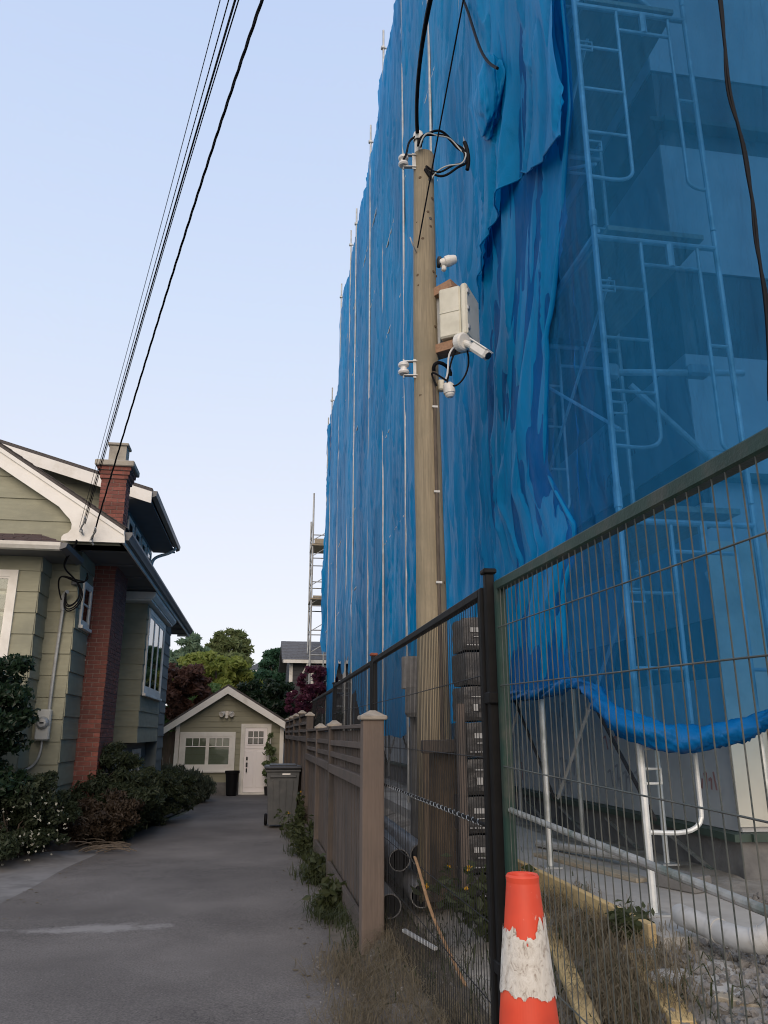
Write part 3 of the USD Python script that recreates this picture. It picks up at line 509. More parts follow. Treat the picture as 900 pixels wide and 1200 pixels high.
obj('front_gutter', MB().prism([(-3.05, 4.36), (-2.94, 4.355), (-2.96, 4.29), (-3.05, 4.25)], 'y', 11.83, 13.0), 'dark_gutter', H)
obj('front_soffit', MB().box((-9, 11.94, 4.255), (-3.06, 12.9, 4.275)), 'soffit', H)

# ------------------------------------------------------------------ small garage at the end of the driveway
GY = 24.8
def gp(x, y): return at(x, y, Y=GY)
gl, gr = gp(203, 900)[0], gp(331, 900)[0]; gz = -0.15; pk = gp(268, 806); el = gp(191, 855); er = gp(338, 850)
gx = (gl + gr) / 2
G = thing('garage', (gx, GY, gz), 'small green gabled garage with white door at the end of the driveway', 'garage')
ez = gz + (gp(203, 846)[2] - gz); ang = (pk[2] - el[2]) / (pk[0] - el[0])
obj('wall', MB().prism([(gl + .02, gz - .1), (gr - .02, gz - .1), (gr - .02, ez), (gx, pk[2] - .15), (gl + .02, ez)], 'y', GY + 0.02, GY + 5), 'garage_siding', G)
siding(G, (gl, GY + 0.015), (gr, GY + 0.015), gz + 0.36, pk[2] - 0.05, 0.155, 'garage_siding', clip=lambda z: (max(0, (z - ez + 0.03) / ang), (gr - gl) - max(0, (z - ez + 0.03) / ang)), thick=0.024)
_d0, _d1 = gp(284, 927)[0], gp(313.5, 853)[0]
obj('foundation', MB().box((gl - 0.01, GY - 0.02, gz - 0.1), (_d0 - .12, GY + 0.1, gz + 0.35)).box((_d1 + .12, GY - 0.02, gz - 0.1), (gr + 0.01, GY + 0.1, gz + 0.35)), 'foundation', G)
th = 0.10; ra = MB()
yf, yk = GY - 0.32, GY + 5.2
for s, e in ((-1, el), (1, er)):
    ra.prism([(pk[0], pk[2]), (e[0], e[2]), (e[0], e[2] + th), (pk[0], pk[2] + th)], 'y', yf, yk)
obj('roof', ra, 'roof_shingle', G)
for e in (el, er):
    obj('gable_board', MB().prism([(pk[0], pk[2] + 0.03), (e[0], e[2] + 0.03), (e[0], e[2] - 0.17), (pk[0], pk[2] - 0.19)], 'y', yf - 0.035, yf - 0.002), 'white_trim', G)
obj('gable_soffit', MB().prism([(pk[0], pk[2] - 0.02), (el[0], el[2] - 0.02), (el[0], el[2] - 0.05), (pk[0], pk[2] - 0.05)], 'y', yf, GY).prism([(pk[0], pk[2] - 0.02), (er[0], er[2] - 0.02), (er[0], er[2] - 0.05), (pk[0], pk[2] - 0.05)], 'y', yf, GY), 'soffit', G)
for x in (gl, gr - 0.11):
    obj('corner_board', MB().box((x - 0.004, GY - 0.03, gz + 0.2), (x + 0.115, GY + 0.1, ez - 0.02)), 'white_trim', G)
a_, b_ = gp(214, 898), gp(271, 863)
lap_window(G, (0, GY), (1, 0), a_[0], b_[0], a_[2], b_[2], 2, 0.13, back='blind', rows=[(0.66, 2)], proud=0.06, sill=True, mid=0.10)
d0, d1 = gp(284, 927), gp(313.5, 853)
fr = MB(); c = 0.12
fr.box((d0[0] - c, GY - 0.05, gz), (d0[0], GY + 0.03, d1[2] + c)).box((d1[0], GY - 0.05, gz), (d1[0] + c, GY + 0.03, d1[2] + c)).box((d0[0], GY - 0.048, d1[2]), (d1[0], GY + 0.03, d1[2] + c))
obj('door_casing', fr, 'white_trim', G)
dr = obj('door', MB().box((d0[0] + .005, GY - 0.032, gz + 0.07), (d1[0] - .005, GY + 0.03, d1[2] - .005)), 'white_door', G)
obj('door_sill', MB().box((d0[0] - 0.02, GY - 0.14, gz), (d1[0] + 0.02, GY + 0.03, gz + 0.065)), 'white_trim', G)
l0, l1 = gp(290.5, 872), gp(309, 857); W = l1[0] - l0[0]; Hh = l1[2] - l0[2]
pf = MB(); e = 0.035
pf.box((l0[0] - e, GY - 0.05, l0[2] - e), (l0[0], GY - .018, l1[2] + e)).box((l1[0], GY - 0.05, l0[2] - e), (l1[0] + e, GY - .018, l1[2] + e)).box((l0[0], GY - 0.049, l1[2]), (l1[0], GY - .018, l1[2] + e)).box((l0[0], GY - 0.049, l0[2] - e), (l1[0], GY - .018, l0[2]))
obj('light_frame', pf, 'white_door', dr)
obj('light_backing', MB().box((l0[0], GY - 0.036, l0[2]), (l1[0], GY - 0.03, l1[2])), 'dark_blind', dr)
for i in range(3):
    for j in range(2):
        obj('pane', MB().box((l0[0] + W * i / 3 + .012, GY - 0.042, l0[2] + Hh * j / 2 + .012), (l0[0] + W * (i + 1) / 3 - .012, GY - 0.039, l0[2] + Hh * (j + 1) / 2 - .012)), 'glass', dr)
gb = MB()
for i in (1, 2): gb.box((l0[0] + W * i / 3 - .012, GY - .046, l0[2]), (l0[0] + W * i / 3 + .012, GY - .02, l1[2]))
gb.box((l0[0], GY - .045, l0[2] + Hh / 2 - .012), (l1[0], GY - .02, l0[2] + Hh / 2 + .012)); obj('glazing_bar', gb, 'white_door', dr)
obj('door_shelf', MB().box((l0[0] - 0.07, GY - 0.045, l0[2] - 0.13), (l1[0] + 0.07, GY - 0.018, l0[2] - 0.09)), 'white_door', dr)
mx = (d0[0] + d1[0]) / 2
for s in (-1, 1):
    x = mx + s * 0.17
    obj('door_panel', MB().cbox((x, GY - 0.034, gz + 0.72), (0.26, 0.012, 1.05), bev=0.005), 'white_door', dr)
hx = d0[0] + 0.09
obj('handle', MB().cbox((hx, GY - 0.05, 0.88), (0.05, 0.05, 0.10), bev=0.012).cbox((hx, GY - 0.05, 0.70), (0.055, 0.05, 0.13), bev=0.012).cbox((hx, GY - 0.06, 0.54), (0.04, 0.06, 0.12), bev=0.012), 'black_plastic', dr)
fl = gp(266, 836)
fx = obj('floodlight', MB().lathe([(0, 0), (0.07, 0), (0.08, -0.03), (0, -0.03)], (fl[0], GY - 0.02, fl[2]), 16, rx(math.pi / 2)), 'white_trim', G)
for s in (-1, 1):
    R = rz(s * 0.6) @ rx(math.pi * 0.62)
    obj('lamp_head', MB().lathe([(0.0, -0.06), (0.05, -0.05), (0.06, 0.0), (0.085, 0.10), (0.08, 0.105), (0, 0.09)], (fl[0] + s * 0.11, GY - 0.10, fl[2] + 0.0), 16, R), 'white_trim', fx)
obj('lamp_sensor', MB().lathe([(0, 0.04), (0.045, 0.03), (0.05, -0.05), (0, -0.08)], (fl[0], GY - 0.08, fl[2] - 0.09), 14), 'white_trim', fx)
# ------------------------------------------------------------------ planting
def leaf_quads(P, size, r, elong=1.8, flat=0.35, direc=None):
    n = len(P); a = r.normal(size=(n, 3)) if direc is None else direc + 0.45 * r.normal(size=(n, 3)); a /= np.linalg.norm(a, axis=1, keepdims=True)
    b = np.cross(a, r.normal(size=(n, 3)) * (1, 1, flat + 0.65)); b /= np.linalg.norm(b, axis=1, keepdims=True) + 1e-9
    s = size * r.uniform(0.6, 1.35, (n, 1)); L = a * s * elong / 2; W = b * s / 2; nn = np.cross(a, b) * s * 0.16
    v = np.stack([P - L, P + W * 0.95 - L * 0.1 + nn, P + L, P - W * 0.95 - L * 0.1 + nn], 1).reshape(-1, 3)
    k = np.arange(n)[:, None] * 4
    return v, np.vstack([k + [0, 1, 2], k + [0, 2, 3]])
def foliage(ells, n, size, seed, clumps=40, spread=0.22, elong=1.8, lumpy=0.35, direc=None, inner=0.55):
    """Leaves in uneven clumps through the outer part of ellipsoids (centre, radii); fewer leaves and gaps between clumps."""
    r = np.random.default_rng(seed); out = MB(); vol = np.array([np.prod(e[1]) ** (2 / 3) for e in ells]); vol /= vol.sum()
    for (c, rad), w in zip(ells, vol):
        c = np.asarray(c, float); rad = np.asarray(rad, float); m = max(5, int(clumps * w)); nl = max(30, int(n * w))
        d = r.normal(size=(m, 3)); d /= np.linalg.norm(d, axis=1, keepdims=True)
        rr = r.uniform(inner, 1.0, (m, 1)) * (1 + lumpy * (fbm(d * 2.3 + seed, 3, seed)[:, None] - 0.5) * 2)
        C = c + d * rad * rr; wt = r.uniform(0.4, 1.6, m); wt /= wt.sum(); ci = r.choice(m, nl, p=wt)
        q = r.normal(size=(nl, 3)); q /= np.linalg.norm(q, axis=1, keepdims=True)
        P = C[ci] + q * (r.uniform(0, 1, (nl, 1)) ** 0.45) * spread * rad.mean() * r.uniform(0.7, 1.3, m)[ci][:, None] * (1.25, 1.25, 0.8)
        out.add(*leaf_quads(P, size, r, elong, direc=None if direc is None else np.tile(np.asarray(direc, float), (nl, 1))))
    return out
def branches(base, tips, r0, seed, gnarl=0.12):
    r = np.random.default_rng(seed); m = MB(); base = np.asarray(base, float)
    for t_ in tips:
        t_ = np.asarray(t_, float); mid = base * 0.5 + t_ * 0.5; d = np.linalg.norm(t_ - base)
        P = spline([base, base * 0.72 + t_ * 0.28 + (0, 0, 0.06 * d) + r.normal(size=3) * gnarl * d * 0.3, mid + (0, 0, 0.08 * d) + r.normal(size=3) * gnarl * d * 0.5, t_], 9)
        m.tube(P, np.linspace(r0, r0 * 0.25, 9), 6)
    return m
def shrub(name, label, base, ells, n, size, mname, seed, clumps=60, spread=0.22, elong=1.8, group=None, stem='bark', **kw):
    T = thing(name, base, label, 'shrub', group); b = np.asarray(base, float)
    obj('foliage', foliage(ells, n, size, seed, clumps, spread, elong, **kw), mname, T)
    obj('stem', branches(b - (0, 0, 0.05), [np.asarray(e[0]) + (0, 0, 0.2 * e[1][2]) for e in ells for _ in range(2)], 0.025, seed), stem, T)
    return T
# big dark laurel beside the house front
shrub('laurel_shrub', 'tall rounded dark green laurel bush at the left edge of the photo beside the house', (-3.75, 11.3, 0.1), [((-3.72, 11.25, 1.95), (0.72, 0.65, 0.78)), ((-3.85, 11.25, 1.25), (0.78, 0.65, 0.75)), ((-4.3, 11.3, 1.8), (0.7, 0.6, 0.9))], 30000, 0.055, 'leaf_dark', 21, 170, 0.26, 1.7, inner=0.35, lumpy=0.18)
F = shrub('flowering_shrub', 'low dark shrub dotted with small white flowers at the front of the bed', (-3.2, 11.7, 0.05), [((-3.3, 11.6, 0.55), (0.62, 0.5, 0.62)), ((-2.95, 11.9, 0.45), (0.42, 0.45, 0.5)), ((-3.75, 11.5, 0.75), (0.5, 0.5, 0.6)), ((-3.0, 12.3, 0.6), (0.45, 0.45, 0.5)), ((-3.35, 11.2, 0.2), (0.5, 0.3, 0.25))], 20000, 0.036, 'leaf_shrub', 22, 150, 0.25, 1.9)
r = np.random.default_rng(5); pet = MB()
for c, rad in (((-3.3, 11.6, 0.5), (0.62, 0.5, 0.60)), ((-2.95, 11.9, 0.42), (0.45, 0.45, 0.5)), ((-3.7, 11.5, 0.72), (0.5, 0.5, 0.6))):
    d = r.normal(size=(70, 3)); d[:, 1] = -abs(d[:, 1]); d /= np.linalg.norm(d, axis=1, keepdims=True)
    for q in np.asarray(c) + d * np.asarray(rad) * r.uniform(0.85, 1.08, (70, 1)):
        for a in range(3):
            v, f = leaf_quads(q[None] + r.normal(size=(1, 3)) * 0.006, 0.026, r, 1.0); pet.add(v, f)
obj('flowers', pet, 'petal_white', F, kind='stuff')
shrub('rosemary_shrub', 'large dark shaggy shrub with a pointed top in front of the brick chimney', (-2.35, 14.3, 0.0), [((-2.42, 14.5, 0.85), (0.42, 0.5, 0.62)), ((-2.15, 14.2, 0.5), (0.48, 0.5, 0.55)), ((-2.65, 14.1, 0.45), (0.4, 0.5, 0.5)), ((-2.0, 14.9, 0.5), (0.4, 0.5, 0.5))], 22000, 0.032, 'leaf_shrub', 23, 150, 0.26, 3.2)
shrub('brown_leaved_shrub', 'low brownish dark shrub at the foot of the pointed shrub by the driveway edge', (-2.3, 13.4, 0.0), [((-2.25, 13.5, 0.36), (0.5, 0.45, 0.38)), ((-2.6, 13.1, 0.32), (0.4, 0.4, 0.33))], 11000, 0.032, 'leaf_brown', 24, 90, 0.26, 2.2)
shrub('mounded_shrub', 'rounded dark green shrub bulging over the driveway edge between chimney and garage', (-2.0, 16.6, 0.0), [((-1.92, 16.6, 0.42), (0.5, 0.6, 0.48)), ((-1.72, 17.6, 0.42), (0.48, 0.6, 0.45)), ((-2.1, 15.7, 0.40), (0.45, 0.5, 0.42))], 20000, 0.036, 'leaf_shrub', 25, 130, 0.26, 2.0)
shrub('lavender_shrub', 'spiky dark lavender shrub beneath the garage window', (-2.0, 21.9, -0.15), [((-1.95, 21.9, 0.30), (0.62, 0.5, 0.42)), ((-1.55, 22.1, 0.25), (0.45, 0.45, 0.38)), ((-2.3, 21.8, 0.35), (0.4, 0.4, 0.4))], 10000, 0.032, 'leaf_grey', 26, 100, 0.3, 4.5, direc=(0, 0, 1.0))
# prunings and a dry stalk at the bed edge
tw = MB(); r = np.random.default_rng(6)
for k in range(26):
    x, y = r.uniform(-3.0, -2.0), 0; y = r.uniform(12.4, 13.2); z = float(ground(x, y)) + 0.03; a = r.uniform(-0.5, 0.5); L = r.uniform(0.2, 0.55)
    tw.tube(spline([(x, y, z), (x + L * 0.5, y + L * 0.3 * a, z + 0.05), (x + L, y + L * a, z + r.uniform(0, 0.05))], 6), 0.007, 5)
obj('prunings', tw, 'bark', None, 'thin brown twigs lying along the front edge of the planting bed', 'twigs', kind='stuff')

r = np.random.default_rng(9); n_ = 420; yy = r.uniform(3.5, 23, n_); side = r.random(n_) < 0.55
xx = np.where(side, xright(yy) - np.abs(r.normal(size=n_)) * 0.16, np.maximum(xleft(yy), bed_edge(yy)) + np.abs(r.normal(size=n_)) * 0.25)
P = np.stack([xx, yy, ground(xx, yy) + 0.012], 1); lv, lf = leaf_quads(P, 0.030, r, 1.5, direc=np.stack([np.cos(yy * 50), np.sin(yy * 50), 0 * yy], 1))
lv[:, 2] = ground(lv[:, 0], lv[:, 1]) + 0.008 + 0.35 * np.abs(lv[:, 2] - np.repeat(P[:, 2], 4))
obj('fallen_leaves', MB().add(lv, lf), 'straw', None, 'dry fallen leaves scattered along both edges of the driveway', 'leaves', kind='stuff')
# trees behind the garage
def tree(name, label, base, ells, n, size, mname, seed, clumps=80, spread=0.22, elong=1.7, bark='bark', r0=0.16, group='trees behind the garage', **kw):
    T = thing(name, base, label, 'tree', group); b = np.asarray(base, float); c = np.mean([e[0] for e in ells], 0)
    top = b * 0.35 + c * 0.65; trunk = MB().tube(spline([b - (0, 0, 0.2), b * 0.6 + top * 0.4 + (0.08, 0, 0), top], 12), np.linspace(r0, r0 * 0.55, 12), 9)
    obj('trunk', trunk, bark, T); obj('limb', branches(top, [np.asarray(e[0]) + (0, 0, 0.3 * e[1][2]) for e in ells], r0 * 0.55, seed), bark, T)
    obj('crown', foliage(ells, n, size, seed, clumps, spread, elong, **kw), mname, T)
    return T
def E(px, py, Y, rx_, rz_, ry_=None): return (at(px, py, Y=Y), (rx_, ry_ or rx_, rz_))
def gb_(px, Y): p = at(px, 880, Y=Y); return (p[0], Y, -0.2)
tree('red_leaf_tree', 'dull red leaved tree with pale stems beside the garage left eave', gb_(203, 30), [E(208, 800, 30, 0.85, 0.85), E(222, 812, 30.5, 0.8, 0.9), E(200, 818, 30, 0.6, 0.8), E(228, 795, 31, 0.5, 0.5)], 7000, 0.13, 'leaf_red', 31, 90, 0.25, bark='pale_bark', r0=0.07)
tree('lime_green_tree', 'bright yellow green rounded tree above the garage ridge', gb_(250, 36), [E(252, 785, 36, 1.4, 0.75), E(232, 800, 36, 1.0, 0.9), E(272, 790, 36.5, 1.0, 0.8), E(250, 810, 36, 1.6, 0.9), E(220, 785, 36, 0.7, 0.6), E(285, 812, 36, 0.7, 0.8)], 15000, 0.13, 'leaf_lime', 32, 130, 0.22, 2.4, r0=0.22)
tree('feathery_tree', 'pale grey green tree with a feathery top at the far left of the tree group', gb_(222, 44), [E(222, 762, 44, 1.0, 1.0), E(212, 775, 44, 1.0, 0.9), E(232, 780, 44, 1.1, 0.9), E(206, 788, 44, 0.8, 0.8)], 7000, 0.17, 'leaf_blue', 33, 70, 0.24, 2.4, r0=0.16)
tree('cedar_tree', 'tall olive coloured evergreen rising in columns behind the lime green tree', gb_(268, 60), [E(257, 757, 60, 0.75, 1.1), E(262, 748, 60, 0.55, 0.9), E(274, 758, 60, 0.9, 1.2), E(281, 765, 60, 0.6, 1.2), E(268, 775, 60, 1.6, 1.2), E(285, 775, 60, 0.5, 1.0), E(250, 765, 60, 0.4, 0.8)], 9000, 0.22, 'leaf_cedar', 34, 90, 0.30, 2.6, r0=0.25, lumpy=0.5)
tree('dark_evergreen', 'dark blue green evergreen between the cream house and the grey roofed house', gb_(322, 42), [E(322, 782, 42, 0.75, 0.9), E(318, 798, 42, 1.1, 0.9), E(330, 800, 42, 0.8, 1.0), E(323, 770, 42, 0.4, 0.6)], 9000, 0.14, 'leaf_pine', 35, 90, 0.25, 2.2, r0=0.15)
tree('dark_pine', 'very dark bushy pine just right of the garage ridge', gb_(312, 32), [E(303, 812, 32, 0.8, 0.55), E(318, 820, 32, 0.9, 0.7), E(297, 828, 32, 0.8, 0.6), E(325, 838, 32, 0.8, 0.7), E(308, 838, 32, 0.8, 0.6)], 9000, 0.10, 'leaf_dark', 36, 90, 0.26, 2.2, r0=0.13)
tree('dark_leafy_tree', 'dark green tree filling behind the garage roof below the lime green crown', gb_(235, 33), [E(240, 825, 33, 1.0, 0.9), E(222, 832, 33, 0.9, 0.8), E(258, 822, 33, 0.7, 0.5), E(205, 842, 33, 0.8, 0.7), E(285, 832, 33, 0.6, 0.5)], 9000, 0.11, 'leaf_mid', 37, 90, 0.26, 2.0, r0=0.14)
tree('purple_maple', 'purple leaved maple in front of the grey roofed house beside the scaffold tower', gb_(362, 27.5), [E(352, 815, 27.5, 0.45, 0.45), E(365, 800, 27.5, 0.5, 0.5), E(378, 798, 28, 0.5, 0.55), E(345, 828, 27, 0.35, 0.4), E(366, 820, 28, 0.5, 0.5), E(385, 815, 28, 0.4, 0.5), E(352, 838, 27.5, 0.35, 0.35)], 9000, 0.075, 'leaf_purple', 38, 100, 0.27, 1.8, r0=0.06)
GF = thing('board_fence', (-2.3, 25.3, -0.15), 'dark board fence closing the gap between the house and the garage', 'fence')
for k in range(22): obj('board', MB().cbox((-3.6 + k * 0.105, 25.3 + 0.01 * (k % 2), 0.75), (0.098, 0.02, 1.8 + 0.03 * (k % 3))), 'fence_wood', GF)
obj('rail', MB().box((-3.65, 25.32, 1.3), (-1.3, 25.36, 1.4)), 'fence_wood', GF)
tree('dark_pine', 'low dark evergreen between garage roof and the purple maple', gb_(345, 33), [E(345, 842, 33, 0.8, 0.6), E(335, 822, 33, 0.5, 0.5), E(352, 856, 33, 0.9, 0.6), E(375, 850, 33, 1.2, 0.7)], 6000, 0.10, 'leaf_dark', 46, 70, 0.26, 2.2, r0=0.1)
tree('dark_leafy_tree', 'dim green bush mass beyond the gap between house and garage', gb_(196, 31), [E(196, 858, 31, 0.8, 0.9), E(185, 845, 31, 0.8, 0.9), E(205, 862, 31, 0.7, 0.7)], 5000, 0.11, 'leaf_mid', 47, 60, 0.26, 2.0, r0=0.1)
# background hedge mass so the land goes on beyond the gardens
hd = foliage([((x, 62 + 3 * math.sin(x), 0.9), (3.2, 1.6, 1.9 + 0.5 * math.sin(x * 1.7))) for x in range(-40, 46, 4)], 16000, 0.26, 39, 260, 0.3, 1.8)
obj('distant_hedge', hd, 'leaf_mid', None, 'band of far hedges and gardens beyond all the houses', 'hedge', kind='stuff')

# ------------------------------------------------------------------ houses beyond
def P_(x, y, Y): return at(x, y, Y=Y)
Y1 = 34.0
a0, a1 = P_(338, 830, Y1), P_(440, 830, Y1); ev = P_(340, 776, Y1)[2]; rg = P_(335, 755, Y1 + 2.5)[2]
N1 = thing('grey_roofed_house', ((a0[0] + a1[0]) / 2, Y1, -0.2), 'dark walled house with grey shingle roof and white gutter behind the scaffold tower', 'house')
obj('wall', MB().box((a0[0], Y1, -0.3), (a1[0] + 2, Y1 + 5, ev)).prism([(Y1, ev), (Y1 + 5, ev), (Y1 + 2.5, rg)], 'x', a0[0], a1[0] + 2), 'charcoal_wall', N1)
for k in range(16):
    z = ev - 0.16 - k * 0.20
    obj('clapboard', MB().hexa([(a0[0] - .01, Y1 - .02, z), (a1[0] + 2, Y1 - .02, z), (a1[0] + 2, Y1 + .01, z), (a0[0] - .01, Y1 + .01, z), (a0[0] - .01, Y1 - .005, z + .195), (a1[0] + 2, Y1 - .005, z + .195), (a1[0] + 2, Y1 + .01, z + .195), (a0[0] - .01, Y1 + .01, z + .195)]), 'charcoal_wall', N1)
r1 = obj('roof', MB().prism([(Y1 - 0.35, ev - 0.05), (Y1 + 2.5, rg), (Y1 + 5.4, ev - 0.05), (Y1 + 5.4, ev + 0.08), (Y1 + 2.5, rg + 0.13), (Y1 - 0.35, ev + 0.08)], 'x', a0[0] - 0.35, a1[0] + 2.4), 'grey_shingle', N1)
sh = MB()
for k in range(12):
    f0, f1 = k / 12, (k + 1.1) / 12; ya, yb2 = Y1 - 0.36 + 2.85 * f0, Y1 - 0.36 + 2.85 * f1; za, zb2 = ev + 0.08 + (rg - ev + 0.05) * f0, ev + 0.08 + (rg - ev + 0.05) * f1; x = a0[0] - 0.35
    while x < a1[0] + 2.3:
        w = rng.uniform(0.18, 0.32); e = rng.uniform(0.015, 0.028)
        sh.hexa([(x, ya, za + .003), (x + w - .01, ya, za + .003), (x + w - .01, yb2, zb2), (x, yb2, zb2), (x, ya, za + e), (x + w - .01, ya, za + e), (x + w - .01, yb2, zb2 + .01), (x, yb2, zb2 + .01)]); x += w
obj('shingles', sh, 'grey_shingle', r1, kind='stuff')
obj('gutter', MB().box((a0[0] - 0.3, Y1 - 0.47, ev - 0.07), (a1[0] + 2.3, Y1 - 0.355, ev + 0.07)), 'white_trim', N1)
obj('downspout', MB().tube([(a0[0] + 0.75, Y1 - 0.40, ev - 0.07), (a0[0] + 0.72, Y1 - 0.35, ev - 0.2), (a0[0] + 0.55, Y1 - 0.08, ev - 0.5), (a0[0] + 0.54, Y1 - 0.06, ev - 0.7), (a0[0] + 0.54, Y1 - 0.06, -0.2)], 0.045), 'white_trim', N1)
obj('corner_board', MB().box((a0[0] - 0.02, Y1 - 0.03, -0.2), (a0[0] + 0.13, Y1 + 0.1, ev - 0.06)), 'white_trim', N1)
wq = P_(372, 772, Y1); lap_window(N1, (0, Y1), (1, 0), a0[0] + 1.0, a0[0] + 1.9, ev - 0.9, ev - 0.2, 2, 0.09, back='room_dark')
Y2 = 75.0
b0, b1 = P_(285, 800, Y2), P_(332, 800, Y2); e2 = P_(300, 786, Y2)[2]; p2 = P_(322, 768, Y2 + 4)
N2 = thing('cream_house', ((b0[0] + b1[0]) / 2, Y2, -0.2), 'small cream walled house with dark hipped roof seen between the trees', 'house')
obj('wall', MB().box((b0[0] + .3, Y2, -0.3), (b1[0] + 3, Y2 + 8, e2)), 'cream_stucco', N2)
hv = [(b0[0] - .2, Y2 - .5, e2 - .05), (b1[0] + 3.5, Y2 - .5, e2 - .05), (b1[0] + 3.5, Y2 + 8.5, e2 - .05), (b0[0] - .2, Y2 + 8.5, e2 - .05), (p2[0], Y2 + 4, p2[2]), (b1[0] + .5, Y2 + 4, p2[2])]
obj('roof', MB().add(hv, [[0,1,5],[0,5,4],[1,2,5],[2,3,4],[2,4,5],[3,0,4],[0,2,1],[0,3,2]]), 'charcoal_wall', N2)
obj('fascia', MB().box((b0[0] - .25, Y2 - .56, e2 - .22), (b1[0] + 3.5, Y2 - .5, e2 - .02)), 'white_trim', N2)
lap_window(N2, (0, Y2), (1, 0), b0[0] + 1.9, b0[0] + 3.1, e2 - 1.6, e2 - 0.55, 2, 0.1, back='curtain')

# ------------------------------------------------------------------ bins, pots at the garage
BXc, BYc = 0.52, 15.9; bz = float(ground(0.5, 15.9)) + 0.005
B = thing('wheelie_bin', (BXc, BYc, bz), 'dark grey wheeled rubbish bin with closed lid standing by the wooden fence', 'bin')
hv = []
for z, hw, hd_ in ((0.0, 0.245, 0.25), (0.98, 0.31, 0.34)):
    hv += [(BXc - hw, BYc - hd_, bz + 0.06 + z), (BXc + hw, BYc - hd_, bz + 0.06 + z), (BXc + hw, BYc + hd_, bz + 0.06 + z), (BXc - hw, BYc + hd_, bz + 0.06 + z)]
obj('body', MB().hexa(hv), 'bin_grey', B)
obj('rim', MB().cbox((BXc, BYc, bz + 1.03), (0.68, 0.74, 0.05), bev=0.015).cbox((BXc, BYc - 0.345, bz + 0.93), (0.5, 0.03, 0.05), bev=0.01), 'bin_grey', B)
lid = obj('lid', MB().add(*rounded((0.72, 0.80, 0.06), 0.025)), 'bin_lid', B, origin=(BXc, BYc - 0.01, bz + 1.085)) if False else obj('lid', MB().cbox((BXc, BYc - 0.01, bz + 1.085), (0.72, 0.80, 0.06), bev=0.025).cbox((BXc, BYc, bz + 1.125), (0.52, 0.6, 0.03), bev=0.012), 'bin_lid', B)
obj('handle', MB().tube([(BXc - 0.25, BYc + 0.42, bz + 1.02), (BXc + 0.25, BYc + 0.42, bz + 1.02)], 0.018), 'bin_lid', B)
for s in (-1, 1):
    obj('wheel', MB().lathe([(0, -.03), (0.09, -.03), (0.11, -.015), (0.11, .015), (0.09, .03), (0, .03)], (BXc + s * 0.29, BYc + 0.27, bz + 0.11), 18, ry(math.pi / 2)), 'black_rubber', B)
obj('sticker', MB().cbox((BXc + 0.06, BYc - 0.338, bz + 0.955), (0.15, 0.006, 0.05)), 'paper_white', B)
for k in range(4): obj('rib', MB().beam((BXc - 0.17 + k * 0.11, BYc - 0.258, bz + 0.12), (BXc - 0.2 + k * 0.13, BYc - 0.335, bz + 0.85), 0.02, 0.012, up=(0, -1, 0)), 'bin_grey', B)
pp = at(271, 931, Y=24.3); px, pz = pp[0], float(ground(pp[0], 24.3))
T = thing('tall_planter', (px, 24.3, pz), 'narrow black planter pot beside the garage door', 'planter')
obj('pot', MB().lathe([(0, 0.0), (0.13, 0.0), (0.15, 0.02), (0.19, 0.62), (0.215, 0.63), (0.215, 0.70), (0.18, 0.70), (0.175, 0.62), (0, 0.60)], (px, 24.3, pz), 26), 'black_rubber', T)
obj('soil', MB().lathe([(0, 0.635), (0.176, 0.63)], (px, 24.3, pz), 20), 'soil', T)
pp = at(184, 912, Y=21.4); T = thing('blue_tub', (pp[0], 21.4, float(ground(pp[0], 21.4))), 'blue plastic tub beside the house foundation behind the shrubs', 'tub')
zz = float(ground(pp[0], 21.4)); obj('body', MB().lathe([(0, 0.0), (0.16, 0.0), (0.20, 0.48), (0.0, 0.47)], (pp[0], 21.4, zz), 24), 'blue_plastic', T); obj('rim', MB().lathe([(0.195, 0.46), (0.225, 0.47), (0.225, 0.51), (0.195, 0.51)], (pp[0], 21.4, zz), 24), 'blue_plastic', T)
pp = at(316, 900, Y=24.3); zz = float(ground(pp[0], 24.3))
T = thing('variegated_climber', (pp[0], 24.3, zz), 'slender variegated climbing plant at the right side of the garage door', 'plant')
obj('stem', MB().tube(spline([(pp[0], 24.3, zz), (pp[0] + .03, 24.32, zz + .6), (pp[0] - .03, 24.3, zz + 1.2), (pp[0] - .02, 24.3, zz + 1.75)], 16), 0.012, 6), 'bark', T)
obj('foliage', foliage([((pp[0], 24.3, zz + 0.5), (0.13, 0.12, 0.4)), ((pp[0] - .02, 24.3, zz + 1.0), (0.14, 0.12, 0.4)), ((pp[0] - .02, 24.3, zz + 1.5), (0.10, 0.1, 0.35))], 650, 0.075, 44, 26, 0.4, 1.8), 'leaf_varieg', T)
obj('pot', MB().lathe([(0, 0), (0.12, 0), (0.15, 0.24), (0.16, 0.25), (0, 0.23)], (pp[0], 24.3, zz), 20), 'black_plastic', T)
